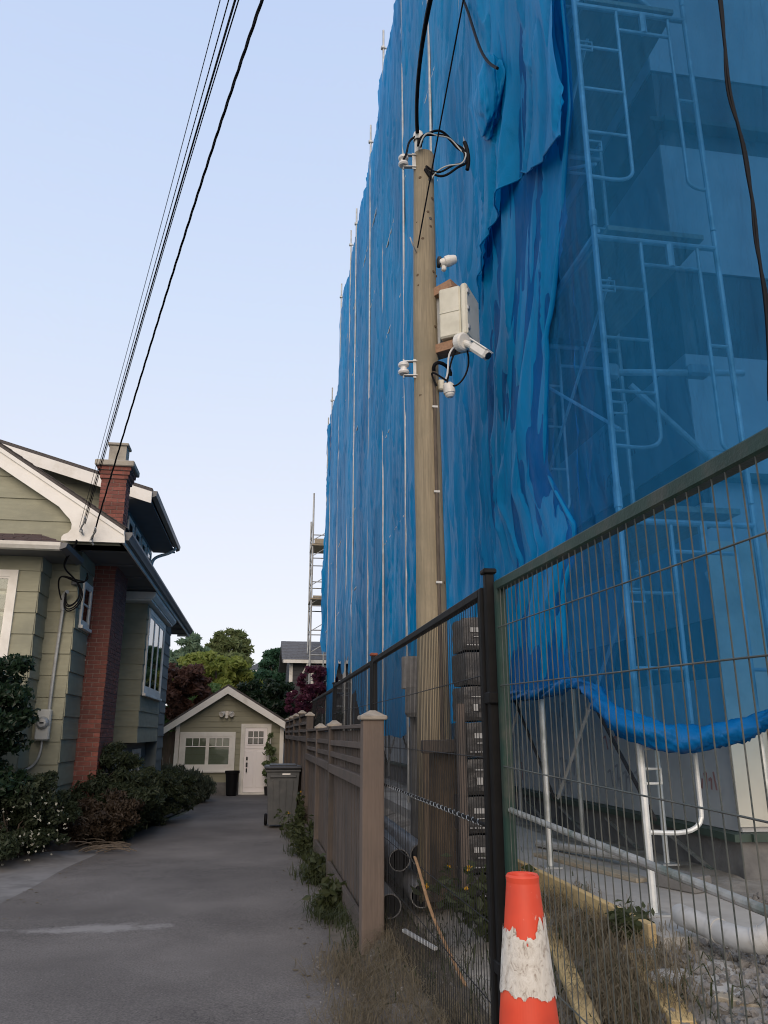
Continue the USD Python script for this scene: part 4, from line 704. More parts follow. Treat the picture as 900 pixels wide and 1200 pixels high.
# ------------------------------------------------------------------ weathered wooden fence
FX = 0.88
WF = thing('wooden_fence', (FX, 6.14, 0.2), 'weathered brown wooden fence with capped posts and slatted top along the driveway', 'fence')
posts = [(6.14, 1.775, 0.082), (9.25, 1.75, 0.062), (11.3, 1.74, 0.06), (13.7, 1.96, 0.06), (16.2, 2.06, 0.06), (18.8, 2.06, 0.06), (21.4, 2.06, 0.06), (24.2, 2.06, 0.06)]
def top_of(y): return 1.66 if y < 13.7 else 1.93
for k, (y, zt, h) in enumerate(posts):
    zg = float(ground(FX, y)) - 0.05
    obj('post', MB().cbox((FX, y, (zg + zt - 0.07) / 2), (2 * h, 2 * h, zt - 0.07 - zg), bev=0.006), 'fence_post' if k == 0 else 'fence_wood', WF)
    cp = MB().cbox((FX, y, zt - 0.055), (2 * h + 0.045, 2 * h + 0.045, 0.035), bev=0.008)
    a = h + 0.005; cp.add([(FX - a, y - a, zt - .037), (FX + a, y - a, zt - .037), (FX + a, y + a, zt - .037), (FX - a, y + a, zt - .037), (FX - .02, y - .02, zt), (FX + .02, y - .02, zt), (FX + .02, y + .02, zt), (FX - .02, y + .02, zt)], CUBE_F)
    obj('post_cap', cp, 'post_cap', WF)
for (ya, _, ha), (yb_, _, hb) in zip(posts[:-1], posts[1:]):
    y0, y1 = ya + ha + .002, yb_ - hb - .002; zt = top_of(ya + 0.1); s0, s1 = float(ground(FX, y0)), float(ground(FX, y1))
    for zz, w, hgt, xo in ((zt, 0.10, 0.035, 0.0), (zt - 0.15, 0.03, 0.055, -0.035), (zt - 0.28, 0.03, 0.055, -0.035), (zt - 0.425, 0.06, 0.09, -0.035)):
        sag = rng.uniform(-0.01, 0.01)
        obj('rail', MB().beam((FX + xo, y0, zz), (FX + xo, y1, zz + sag), w, hgt, bev=0.004), 'fence_wood', WF)
    obj('kick_board', MB().beam((FX - 0.04, y0, s0 + 0.075), (FX - 0.04, y1, s1 + 0.07), 0.035, 0.15, bev=0.004), 'fence_wood', WF)
    y = y0
    while y < y1 - 0.03:
        w = min(0.095 * rng.uniform(0.95, 1.05), y1 - y); zb_ = float(ground(FX, y)) + rng.uniform(0.10, 0.13)
        obj('board', MB().cbox((FX + 0.004 + rng.uniform(-.003, .003), y + w / 2, (zb_ + zt - 0.03) / 2), (0.018, w - 0.010, zt - 0.03 - zb_), rz(rng.uniform(-.03, .03))), 'fence_wood', WF); y += w + 0.004

# ------------------------------------------------------------------ temporary site fence
def panel(name, label, A, B, z0, z1, fr, mf, mw, mr, nv, zw, rail_r=0.017, wr=0.0026, slope=0.0, mid=0.505):
    A = np.asarray(A, float); B = np.asarray(B, float); d = (B - A); L = np.linalg.norm(d); d /= L; nrm = np.array([d[1], -d[0]])
    T = thing(name, (A[0], A[1], z0), label, 'fence panel')
    def q(u, z, o=0.0): c = A + d * u + nrm * o; return np.array([c[0], c[1], z - slope * u * (z - z0) / (z1 - z0)])
    for u in (0.02, L - 0.02): obj('upright', MB().beam(q(u, z0 - 0.12), q(u, z1 - .0), fr, fr, up=(d[0], d[1], 0), bev=0.006), mf, T)
    obj('top_rail', MB().beam(q(0.02 + fr / 2, z1 - fr / 2), q(L - 0.02 - fr / 2, z1 - fr / 2), fr, fr, bev=0.006), mf, T)
    obj('bottom_rail', MB().beam(q(0.02 + fr / 2, z0 + fr / 2), q(L - 0.02 - fr / 2, z0 + fr / 2), fr * 0.8, fr * 0.8, bev=0.005), mr if mr == 'black_paint' else mf, T)
    zm = z0 + (z1 - z0) * mid
    obj('middle_rail', MB().tube([q(0.02 + fr / 2, zm), q(L - 0.02 - fr / 2, zm)], rail_r, 10), mr, T)
    for k in range(nv):
        u = 0.05 + (L - 0.10) * (k + 0.5) / nv; w1, w2 = rng.uniform(-.004, .004, 2); o = rail_r + 0.004
        obj('wire', MB().tube([q(u, z0 + 0.01, o), q(u + w1, z0 + (z1 - z0) * 0.33, o + w2 * 0.5), q(u + w2, z0 + (z1 - z0) * 0.66, o - w1 * 0.5), q(u, z1 - 0.01, o)], wr, 5), mw, T)
    for z in zw:
        obj('cross_wire', MB().tube([q(0.03, z, rail_r + .009), q(L / 2, z + rng.uniform(-.01, .01), rail_r + .009), q(L - 0.03, z, rail_r + .009)], 0.0026, 5), mw, T)
    return T, q
fz = 0.17
BP, q = panel('black_site_fence_panel', 'black wire mesh site fence panel between the wooden fence post and the tall black post', (1.0, 6.86), (1.0, 3.375), fz, 2.245, 0.042, 'black_paint', 'black_wire', 'black_paint', 78, [0.55, 0.85, 1.5, 1.85], 0.008, 0.0019)
# bright wire twisted along the middle rail
zm = fz + (2.245 - fz) * 0.505; tw = MB(); u = np.linspace(0.1, 3.3, 480); base_ = np.array([q(x, zm) for x in u])
obj('tie_wire', MB().tube(base_ + np.stack([0.010 * np.cos(u * 70), 0 * u, 0.010 * np.sin(u * 70)], 1), 0.0030, 5), 'galv', BP)
panel('black_site_fence_panel', 'second black mesh site fence panel, just beyond the rust topped post', (1.0, 10.5), (1.0, 6.94), fz, 2.235, 0.042, 'black_paint', 'black_wire', 'black_paint', 60, [0.85, 1.5, 1.85], 0.012, 0.002)
panel('black_site_fence_panel', 'farthest black mesh site fence panel, beside the blue tarp bottom', (1.0, 14.6), (1.0, 10.6), fz, 2.20, 0.042, 'black_paint', 'black_wire', 'black_paint', 50, [0.85, 1.5], 0.012, 0.002)
GP, q = panel('green_site_fence_panel', 'dark green wire mesh site fence panel in the right foreground behind the orange cone', (1.045, 3.30), (0.965, -0.22), fz + 0.02, 2.262, 0.045, 'green_paint', 'green_wire', 'rail_dusty', 62, [0.45, 0.78, 1.47, 1.80, 2.05], wr=0.0019, slope=0.036, mid=0.535, rail_r=0.011)
def fence_post(label, x, y, h, w, capm):
    T = thing('site_fence_post', (x, y, 0.1), label, 'post'); obj('post', MB().cbox((x, y, (h + 0.02) / 2), (w, w, h - 0.02), bev=0.005), 'black_paint', T); obj('cap', MB().cbox((x, y, h + 0.012), (w + 0.022, w + 0.022, 0.024), bev=0.006), capm, T)
    for z in (0.7, 1.75): obj('clamp', MB().cbox((x, y, z), (w + 0.016, w + 0.04, 0.05), bev=0.005), 'black_paint', T)
    return T
fence_post('tall square black post between the black and green mesh panels', 1.012, 3.34, 2.30, 0.042, 'black_paint')
fence_post('thin dark post with rust red top where two black panels meet', 1.0, 6.90, 2.27, 0.045, 'rust_tip')
fence_post('farther dark square post between black mesh panels beside the blue tarp', 1.0, 10.55, 2.24, 0.045, 'black_paint')

# ------------------------------------------------------------------ orange cone
CX, CY = float(at(612, 1024, Y=2.24)[0]), 2.24; cz = float(ground(CX, CY)) + 0.006
C = thing('traffic_cone', (CX, CY, cz), 'worn orange traffic cone with peeling white collar in front of the green mesh panel', 'traffic cone')
zt = at(612, 1024, Y=CY)[2]; rt = 0.043; sl = 0.098
def cr(z): return rt + sl * (zt - z)
obj('base', MB().cbox((CX, CY, cz + 0.018), (0.40, 0.40, 0.035), bev=0.015), 'black_rubber', C)
prof = [(0.0, zt - 0.035), (rt - 0.012, zt - 0.03), (rt - 0.007, zt - 0.004), (rt - 0.001, zt), (rt + 0.003, zt - 0.006)] + [(cr(z), z) for z in np.linspace(zt - 0.02, cz + 0.06, 40)] + [(cr(cz + .06) + 0.02, cz + 0.036)]
obj('body', MB().lathe([(a, b) for a, b in prof], (CX, CY, 0), 64), 'cone_orange', C)
# collar with torn edges: a skin 2 mm proud of the cone, holes where it has peeled
zc0, zc1 = at(610, 1168, Y=CY)[2], at(612, 1078, Y=CY)[2]; nz_, na = 90, 260
Zg, Ag = np.meshgrid(np.linspace(zc0 - 0.02, zc1 + 0.03, nz_), np.linspace(0, 2 * np.pi, na), indexing='ij'); Rg = sl * (zt - Zg) + rt + 0.0022
Pn = np.stack([np.cos(Ag) * 2.2, np.sin(Ag) * 2.2, Zg * 16], -1); tear = fbm(Pn, 5, 7) - 0.5; big = fbm(np.stack([np.cos(Ag) * 1.5, np.sin(Ag) * 1.5, Zg * 7 + 5], -1), 3, 17) - 0.5
tt = (Zg - zc0) / (zc1 - zc0); keep = (tt + tear * 0.35 > 0.04) & (tt + tear * 0.9 + np.sin(Ag * 3 + 0.6) * 0.07 < 0.90) & ~((noise(np.stack([Ag * 5.0, 0 * Ag, Zg * 7], -1), 31) + tear * 0.5 > 0.80) & (tt > 0.35))
Rg = Rg + 0.002 * fbm(Pn * 3, 3, 9); V = np.stack([CX + Rg * np.cos(Ag), CY + Rg * np.sin(Ag), Zg], -1)
i, j = np.nonzero(keep[:-1, :-1] & keep[1:, :-1] & keep[:-1, 1:] & keep[1:, 1:]); qd = np.stack([i * na + j, i * na + j + 1, (i + 1) * na + j + 1, (i + 1) * na + j], 1)
obj('collar', MB().add(V.reshape(-1, 3), np.vstack([qd[:, [0, 1, 2]], qd[:, [0, 2, 3]]])), 'cone_collar', C, label='torn white reflective collar')

# ------------------------------------------------------------------ utility pole and what hangs on it
PX_, PY = 1.50, 6.76; pg = float(ground(PX_, PY)); ptop = at(496, 183, Y=PY)[2]
U = thing('utility_pole', (PX_, PY, pg), 'weathered tan wooden utility pole standing behind the black mesh fence', 'utility pole')
zz = np.linspace(pg - 0.1, ptop, 60)
def prr(z): return 0.152 - 0.006 * (z - pg)
mesh_ = MB().tube(np.stack([PX_ + 0.008 * np.sin(zz * 0.9), PY + 0 * zz, zz], 1), prr(zz) * (1 + 0.012 * np.sin(zz * 5)), 28)
v, f = mesh_.mesh(); cdir = v - np.stack([np.full(len(v), PX_), np.full(len(v), PY), v[:, 2]], 1); v = v + cdir * (0.09 * (fbm(np.stack([v[:, 0] * 14, v[:, 1] * 14, v[:, 2] * 1.2], 1), 4, 2) - 0.5))[:, None]
obj('shaft', (v, f), 'pole_wood', U, smooth=40)
def on_pole(px, z, out=0.0):
    """A point on the pole's skin facing the camera, at the photograph's column px."""
    d = at(px, 600, Y=PY); R = prr(z) + out; x = np.clip(d[0] - PX_, -0.1, 0.1); return np.array([PX_ + x, PY - math.sqrt(max(R * R - x * x, 1e-4)), z])
r = np.random.default_rng(14)
for k in range(17):
    z = r.uniform(2.0, ptop - 0.2); a = r.uniform(math.pi * 1.05, math.pi * 1.95); R = prr(z) + 0.0005; s = r.uniform(0.012, 0.024)
    obj('knot', MB().lathe([(0, 0.004), (s * 0.7, 0.003), (s, -0.004)], (PX_ + R * math.cos(a), PY + R * math.sin(a), z), 10, rz(a + math.pi / 2) @ rx(math.pi / 2)), 'knot', U)
for z in (ptop - 0.38, ptop - 0.86):
    R = prr(z); obj('bolt_hole', MB().lathe([(0, 0.004), (0.016, 0.003), (0.019, -0.002)], (PX_ + 0.35 * R, PY - R * 0.94, z), 12, rx(math.pi / 2)), 'black_plastic', U)
mast = [(PX_ - 0.055, PY - 0.01, ptop - 0.35), (PX_ - 0.055, PY - 0.01, ptop + 0.20)]
obj('mast_pipe', MB().tube(mast, 0.042, 16).lathe([(0.055, -0.05), (0.06, 0.0), (0.05, 0.05), (0.02, 0.085), (0, 0.09)], (PX_ - 0.055, PY - 0.02, ptop + 0.22), 18), 'white_paint_metal', U)
def spool(z, label):
    c = np.array([PX_ - prr(z) - 0.115, PY - 0.03, z])
    br = obj('insulator_bracket', MB().beam((PX_ - prr(z) + 0.02, PY - 0.05, z + 0.075), c + (0, 0, 0.075), 0.04, 0.008).beam((PX_ - prr(z) + 0.02, PY - 0.05, z - 0.075), c + (0, 0, -0.075), 0.04, 0.008).beam((PX_ - prr(z) - 0.004, PY - 0.05, z - 0.1), (PX_ - prr(z) - 0.004, PY - 0.05, z + 0.1), 0.04, 0.008, up=(0, 1, 0)).tube([c - (0, 0, 0.10), c + (0, 0, 0.10)], 0.009), 'galv', U)
    obj('insulator', MB().lathe([(0, -0.06), (0.045, -0.06), (0.055, -0.045), (0.052, -0.025), (0.032, -0.01), (0.032, 0.01), (0.052, 0.025), (0.055, 0.045), (0.045, 0.06), (0, 0.06)], c, 22), 'porcelain', br)
    return c
s_top = spool(at(478, 192, Y=PY)[2], ''); s_low = spool(at(478, 434, Y=PY)[2], '')
# coil of drop wire at the pole head
for j, (rad, mm, rr, n) in enumerate(((0.23, 'black_rubber', 0.013, 2), (0.21, 'black_rubber', 0.011, 2), (0.22, 'meter_grey', 0.008, 1))):
    c = np.array([PX_ + 0.17, PY - 0.16 - 0.01 * j, ptop - 0.08]); a = np.linspace(2.7, 2.7 - 2 * math.pi * (0.62 if n == 1 else 0.78), 60)
    P = c + np.stack([rad * 1.15 * np.cos(a) , 0.05 * np.sin(a * 2), rad * (1.15 - 0.10 * j) * np.sin(a) + 0.02 * np.sin(a * 5 + j)], 1)
    P = np.vstack([[(PX_ - 0.06, PY - 0.05, ptop + 0.20)], P, [(PX_ + 0.06, PY - 0.12, ptop - 0.38)]]); obj('cable_coil', MB().tube(spline(P, 90), rr, 7), mm, U)
obj('cable_tie', MB().tube(spline([(PX_ + 0.42, PY - 0.16, ptop + 0.1), (PX_ + 0.45, PY - 0.17, ptop - 0.05), (PX_ + 0.44, PY - 0.16, ptop - 0.25)], 10), 0.022, 8), 'black_rubber', U)
obj('drop_wire', MB().tube(spline([(PX_ - 0.06, PY - 0.05, ptop + 0.22), (PX_ - 0.16, PY - 0.05, ptop + 0.12), s_top + (0.02, -0.05, 0.05), s_top + (-0.01, -0.05, -0.02)], 20), 0.012, 7), 'black_rubber', U)
# riser cable down the face of the pole
ztc = at(510, 440, Y=PY)[2]; rc = []
for py_ in (438, 442, 470, 540, 620, 700, 760, 830, 900, 980, 1040):
    z = at(506, py_, Y=PY)[2]; R = prr(z) + 0.014; rc.append((PX_ + 0.30 * R, PY - 0.954 * R, z))
obj('riser_cable', MB().tube(spline(rc, 60), 0.0165, 8), 'bark', U)
obj('riser_top', MB().tube(spline([rc[1], (PX_ + 0.05, PY - 0.17, ztc + 0.04), (PX_ + 0.13, PY - 0.14, ztc + 0.06), (PX_ + 0.22, PY - 0.06, ztc - 0.02)], 20), 0.018, 8), 'black_rubber', U)
for z in np.linspace(2.9, ztc - 0.4, 3):
    R = prr(z) + 0.012; obj('cable_clip', MB().cbox((PX_ + 0.30 * R, PY - 0.954 * (R + 0.014), z), (0.055, 0.012, 0.02)), 'galv', U)
obj('step_hook', MB().tube(spline([on_pole(489, at(487, 300, Y=PY)[2]), on_pole(486, at(487, 297, Y=PY)[2], 0.05) + (-0.05, 0, 0.0), on_pole(486, at(487, 293, Y=PY)[2], 0.05) + (-0.08, 0, 0.05)], 10), 0.008, 6), 'galv', U)
# cream equipment box on timber brackets
z0, z1 = at(530, 409, Y=PY)[2], at(530, 353, Y=PY)[2]; cxb = PX_ + 0.31
Q = thing('equipment_box', (cxb, PY - 0.05, z0), 'cream coloured equipment enclosure mounted on the side of the utility pole', 'enclosure')
ang_ = math.radians(-33); R = rz(ang_); cc = np.array([cxb - 0.02, PY - 0.08, (z0 + z1) / 2])
hgt = z1 - z0
obj('body', MB().cbox(cc, (0.22, 0.40, hgt), R, bev=0.015), 'box_cream', Q)
obj('lid', MB().cbox(cc + R @ np.array([0.150, 0, 0]), (0.065, 0.42, hgt + 0.02), R, bev=0.018), 'box_cream', Q)
obj('seam', MB().cbox(cc + R @ np.array([0.0, -0.202, 0]), (0.2, 0.008, 0.018), R), 'box_cream', Q)
for zf in (-0.36, 0.02, 0.36): obj('latch', MB().cbox(cc + R @ np.array([0.186, -0.17, hgt * zf]), (0.022, 0.05, 0.05), R, bev=0.006), 'galv', Q)
for s, zz_ in ((1, z1 + 0.035), (-1, z0 - 0.04)):
    obj('wood_bracket', MB().beam((PX_ + 0.06, PY + 0.02, zz_ - 0.02), cc * (1, 1, 0) + R @ np.array([0.03, -0.10, 0]) + (0, 0, zz_ + 0.03 * s), 0.15, 0.09), 'bracket_wood', Q)
obj('back_plate', MB().cbox((PX_ + 0.17, PY + 0.04, (z0 + z1) / 2), (0.04, 0.22, hgt), R), 'galv', Q)
# cameras
zc = at(518, 313, Y=PY)[2]
K = thing('security_camera', (PX_ + 0.13, PY - 0.1, zc), 'small white barrel camera on the pole above the cream enclosure', 'camera')
Rb = rz(math.radians(-15)) @ ry(math.pi / 2 - 0.25)
obj('body', MB().lathe([(0, -0.10), (0.05, -0.10), (0.06, -0.08), (0.06, -0.02), (0.078, -0.01), (0.082, 0.05), (0.075, 0.07), (0.06, 0.13), (0.05, 0.15), (0, 0.15)], (PX_ + 0.20, PY - 0.10, zc), 22, Rb * 0.72), 'white_paint_metal', K)
obj('mount', MB().cbox((PX_ + 0.13, PY - 0.08, zc), (0.04, 0.08, 0.10), bev=0.01), 'black_plastic', K)
obj('skirt', MB().cbox((PX_ + 0.17, PY - 0.11, zc - 0.09), (0.045, 0.05, 0.06), bev=0.012), 'white_paint_metal', K)
zc = at(545, 400, Y=PY)[2]; bc = at(541, 401, Y=PY - 0.28)
K = thing('security_camera', (bc[0], PY - 0.28, zc), 'white bullet camera on a round junction base pointing down right below the cream enclosure', 'camera')
obj('junction_base', MB().lathe([(0, 0.05), (0.075, 0.05), (0.09, 0.035), (0.09, -0.03), (0, -0.03)], bc, 24, rz(0.5) @ rx(math.pi / 2 + 0.2)), 'white_paint_metal', K)
tip = at(572, 417, Y=PY - 0.5); arm = at(552, 404, Y=PY - 0.36); d = tip - arm; d /= np.linalg.norm(d)
obj('arm', MB().tube([bc, (bc + arm) / 2 + (0, 0, 0.0), arm + d * 0.05], 0.032, 12), 'white_paint_metal', K)
obj('body', MB().beam(arm + d * 0.03, tip, 0.105, 0.10, bev=0.022), 'white_paint_metal', K)
obj('hood', MB().beam(arm + d * 0.03 + (0, 0, 0.062), tip + d * 0.03 + (0, 0, 0.062), 0.125, 0.014, bev=0.005), 'white_paint_metal', K)
obj('lens', MB().tube([tip - d * 0.01, tip + d * 0.006], 0.036, 16), 'lens_dark', K)
zc = at(521, 460, Y=PY)[2]
K = thing('security_camera', (PX_ + 0.16, PY - 0.1, zc), 'white domed camera on the pole under the hanging cables', 'camera')
obj('body', MB().lathe([(0, 0.11), (0.06, 0.11), (0.085, 0.08), (0.09, 0.0), (0.085, -0.05), (0, -0.05)], (PX_ + 0.19, PY - 0.12, zc - 0.03), 24, ry(-0.15) * 0.66), 'white_paint_metal', K)
obj('dome', MB().lathe([(0.075, -0.05), (0.07, -0.08), (0.045, -0.11), (0, -0.12)], (PX_ + 0.19, PY - 0.12, zc - 0.03), 20, ry(-0.15) * 0.66), 'white_paint_metal', K)
obj('bracket', MB().cbox((PX_ + 0.12, PY - 0.08, zc + 0.03), (0.06, 0.08, 0.11), bev=0.012), 'box_cream', K)
for j, P in enumerate(([(542, 402), (532, 415), (527, 432), (524, 448)], [(546, 405), (549, 425), (545, 440), (533, 452), (524, 448)], [(538, 404), (528, 412), (525, 430), (522, 445)], [(524, 446), (514, 440), (508, 437), (512, 452)])):
    c0 = [at(x, y, Y=PY - 0.26 + 0.03 * i) for i, (x, y) in enumerate(P)]; pr = obj('camera_cable', MB().tube(spline(c0, 30), 0.0095, 6), 'porcelain' if j == 2 else 'black_rubber', None, ('loop of thin black cable hanging left under the enclosure', 'long thin black cable looping right under the bullet camera', 'pale thin cable hanging beneath the enclosure bracket', 'short black cable wrapping the pole above the domed camera')[j], 'cable')

# dark stub, cross timber and grey stub beside the pole foot
T = thing('rotted_stub', (1.62, 6.45, 0.4), 'thick dark rotted wooden post stub at the foot of the utility pole', 'post')
sx_ = at(519, 950, Y=6.50)[0]; zz = np.linspace(0.35, 1.52, 22); v, f = MB().tube(np.stack([sx_ + 0 * zz, 6.50 + 0 * zz, zz], 1), 0.155, 26).mesh(); c_ = v - np.stack([np.full(len(v), sx_), np.full(len(v), 6.5), v[:, 2]], 1)
obj('stub', (v + c_ * (0.35 * (fbm(np.stack([v[:, 0] * 12, v[:, 1] * 12, v[:, 2] * 1.0], 1), 4, 3) - 0.5))[:, None], f), 'old_wood', T, smooth=30)
obj('cross_timber', MB().beam((1.30, 6.27, 1.50), (1.70, 6.27, 1.51), 0.09, 0.10, bev=0.006), 'fence_wood', None, 'short horizontal timber fixed across the foot of the utility pole', 'timber')
T = thing('pale_timber_prop', (1.345, 6.2, 0.4), 'thin dark upright timber leaning at the left of the dark stub', 'timber'); obj('timber', MB().beam((1.31, 6.2, 0.36), (1.325, 6.25, 1.45), 0.035, 0.04, bev=0.003), 'old_wood', T)
T = thing('concrete_stub', (1.5, 7.6, 0.4), 'speckled grey concrete column stub left of the utility pole behind the mesh', 'column')
p0, p1 = at(487, 838, Y=7.6), at(487, 770, Y=7.6)
obj('column', MB().lathe([(0, p1[2]), (0.10, p1[2]), (0.105, p1[2] - 0.02), (0.11, p0[2] + 0.25), (0, p0[2] + 0.25)], (p0[0] - 0.03, 7.6, 0), 22), 'stone', T)
obj('collar', MB().lathe([(0, p0[2] + 0.27), (0.16, p0[2] + 0.26), (0.165, p0[2] + 0.02), (0.14, p0[2] - 0.02), (0, p0[2] - 0.02)], (p0[0] + 0.05, 7.55, 0), 22), 'stone', T)
obj('leg', MB().box((p0[0] - 0.05, 7.57, 0.3), (p0[0] + 0.05, 7.65, p0[2])), 'foundation', T)

# stack of black wrapped cartons
cx0, cy0 = at(553, 830, Y=6.0)[0] + 0.045, 6.0; zt = at(553, 727, Y=6.0)[2]; zb = float(ground(cx0, cy0)) + 0.02; nC = 8; hC = (zt - zb) / nC
names = ['topmost', 'second', 'third', 'fourth', 'fifth', 'sixth', 'seventh', 'lowest']; proto = None
for k in range(nC):
    z = zt - (k + 1) * hC; lab = f'black wrapped carton with white printed marks, {names[k]} in the stack beside the black post' if k else 'black wrapped carton with crumpled top, uppermost of the stack beside the black post'
    x, y = cx0 + rng.uniform(-.012, .012), cy0 + rng.uniform(-.012, .012); a = rng.uniform(-3, 3)
    if proto is None:
        proto = thing('wrapped_carton', (x, y, z), lab, 'carton', 'stacked black cartons')
        m = trimesh.creation.box((0.30, 0.36, hC - 0.008)); m = m.subdivide().subdivide().subdivide(); v = np.array(m.vertices); v = v * (1 - 0.03 * (np.abs(v[:, [2]]) > hC * 0.4)); v += 0.018 * (fbm(v * 16, 3, 4)[:, None] - 0.5) * np.sign(v)
        obj('body', (v + (x, y, z + hC / 2), np.array(m.faces)), 'carton_black', proto, smooth=25)
        for i in range(4): obj('printed_label', MB().cbox((x - 0.08 + i * 0.042, y - 0.190, z + hC * 0.62), (0.036, 0.004, 0.036)), 'label_grey', proto)
        for i in range(9): obj('printed_mark', MB().cbox((x - 0.12 + i * 0.030, y - 0.190, z + hC * 0.18), (0.020, 0.004, 0.008)), 'label_grey', proto)
        obj('printed_line', MB().cbox((x - 0.03, y - 0.190, z + hC * 0.42), (0.09, 0.004, 0.006)), 'label_grey', proto)
    elif k == 2:
        plain = thing('wrapped_carton', (x, y, z), lab, 'carton', 'stacked black cartons')
        obj('body', (np.array(stage.GetPrimAtPath(str(proto.GetPath()) + '/body').GetAttribute('points').Get()) + (x, y, z), np.array(stage.GetPrimAtPath(str(proto.GetPath()) + '/body').GetAttribute('faceVertexIndices').Get()).reshape(-1, 3)), 'carton_black', plain)
        obj('printed_label', MB().cbox((x - 0.06, y - 0.190, z + hC * 0.4), (0.045, 0.004, 0.05)), 'label_grey', plain); obj('printed_line', MB().cbox((x - 0.01, y - 0.190, z + hC * 0.7), (0.16, 0.004, 0.007)), 'label_grey', plain)
    else: copy(plain if k in (4, 7) else proto, (x, y, z), a + (180 if k == 1 else 0), lab, 'stacked black cartons')
T = thing('narrow_timber', (cx0 - 0.19, 5.9, zb), 'narrow grey timber upright against the left side of the black carton stack', 'timber'); obj('timber', MB().beam((cx0 - 0.185, 5.8, zb), (cx0 - 0.19, 5.8, zb + 1.45), 0.04, 0.06), 'fence_wood', T)
# tan stake leaning by the green post
s0, s1 = at(592, 935, Y=4.3), at(581, 766, Y=4.1)
T = thing('wooden_stake', s0, 'tan wooden stake leaning upright just right of the green fence post', 'stake'); obj('stake', MB().beam(s0 - (0, 0, 0.6), s1, 0.05, 0.035, up=(0, 1, 0), bev=0.003), 'stake_wood', T)

# bundle of grey pipes, rope and offcut on the site side of the fence
pipes = [((1.30, 5.35), 0.50, 'uppermost grey drain pipe of the bundle behind the wooden post'), ((1.12, 5.20), 0.30, 'lower left grey drain pipe lying nearest the wooden post'), ((1.21, 5.75), 0.44, 'short grey drain pipe whose dark mouth faces out of the bundle middle'), ((1.37, 5.55), 0.30, 'grey drain pipe at the right bottom of the bundle')]
ends = [(493, 1002), (457, 1062), (468, 1008), (494, 1050)]; first = None
for (px, py), (_, _, lab) in zip(ends, pipes):
    zz_ = {1002: 0.62, 1062: 0.33, 1008: 0.58, 1050: 0.37}[py]; e = at(px, py, Z=zz_); L = 2.6; R_ = 0.088
    if first is None:
        first = thing('drain_pipe', e, lab, 'pipe', 'bundle of grey drain pipes')
        back = e + np.array([0.02, L, 0.02]); dv = back - e; dv /= np.linalg.norm(dv)
        pts = np.array([e, e + dv * 0.02, e + dv * 0.9, e + dv * 1.8, back])
        obj('tube', MB().tube(pts, R_, 26, cap=False), 'grey_pipe', first, smooth=40); obj('bore', MB().tube(pts, R_ - 0.008, 26, cap=False), 'black_rubber', first, smooth=40)
        g = np.linspace(0, 2 * np.pi, 27); x_ = np.cross(dv, (0, 0, 1.0)); x_ /= np.linalg.norm(x_); y_ = np.cross(x_, dv)
        ring = np.stack([e + rr * (np.cos(g)[:, None] * x_ + np.sin(g)[:, None] * y_) for rr in (R_, R_ - 0.008)], 0); obj('mouth', MB().grid(ring), 'grey_pipe', first)
        e0 = e
    else: copy(first, e, {1062: 0.6, 1008: -2.0, 1050: -1.0}[py], lab, 'bundle of grey drain pipes')
rp = [at(x, y, Y=Y) for x, y, Y in ((486, 1004, 4.85), (494, 1030, 4.7), (508, 1075, 4.5), (526, 1115, 4.35), (538, 1140, 4.25), (546, 1155, 4.2))]
t_ = np.linspace(0, 1, 400); c0 = spline(rp, 400); rp_mb = MB()
for ph in (0, 2.09, 4.19): rp_mb.tube(c0 + 0.0045 * np.stack([np.cos(t_ * 190 + ph), np.sin(t_ * 190 + ph), 0 * t_], 1), 0.0048, 6)
obj('tan_rope', rp_mb, 'rope', None, 'twisted tan rope hanging from the grey pipes to the ground behind the mesh', 'rope')
w0, w1 = at(473, 1090, Z=0.33), at(511, 1112, Z=0.30)
obj('white_offcut', MB().beam(w0, w1, 0.03, 0.02, bev=0.003), 'white_pvc', None, 'thin white board offcut lying on the dirt below the pipes', 'offcut')
# lumber on the dirt beyond the green panel
def lumber(name, lab, a, b, w, h): obj(name, MB().beam(a, b, w, h, bev=0.004), 'plank' if name == 'scrap_board' else 'raw_lumber', None, lab, 'lumber')
lumber('form_board', 'long weathered form board along the edge of the concrete walkway', (2.09, 9.0, 0.55), (2.09, 4.2, 0.56), 0.045, 0.16)
lumber('lumber_piece', 'short fresh yellow lumber piece pointing down at the bottom right', at(742, 1113, Z=0.50), at(803, 1204, Z=0.42), 0.11, 0.05)
lumber('scrap_board', 'grey weathered scrap board lying on the walkway under the scaffold', (2.45, 6.9, 0.60), (2.75, 5.6, 0.60), 0.12, 0.03)
obj('scrap_pipe', MB().tube([(2.62, 7.4, 0.62), (2.95, 6.2, 0.66)], 0.035, 12), 'white_pvc', None, 'short pale pipe lying on the walkway against the building foundation', 'pipe')
obj('scrap_block', MB().cbox((2.9, 5.35, 0.635), (0.19, 0.36, 0.10), rz(0.4), bev=0.01), 'foundation', None, 'grey concrete block on the walkway behind the scaffold leg', 'block')
lumber('scrap_board', 'short pale scrap board lying on the gravel near the lower right corner', at(842, 1168, Z=0.50), at(905, 1182, Z=0.50), 0.10, 0.03)
lumber('lumber_piece', 'long yellow board lying just right of the traffic cone', at(634, 1068, Z=0.45), at(698, 1215, Z=0.36), 0.09, 0.045)
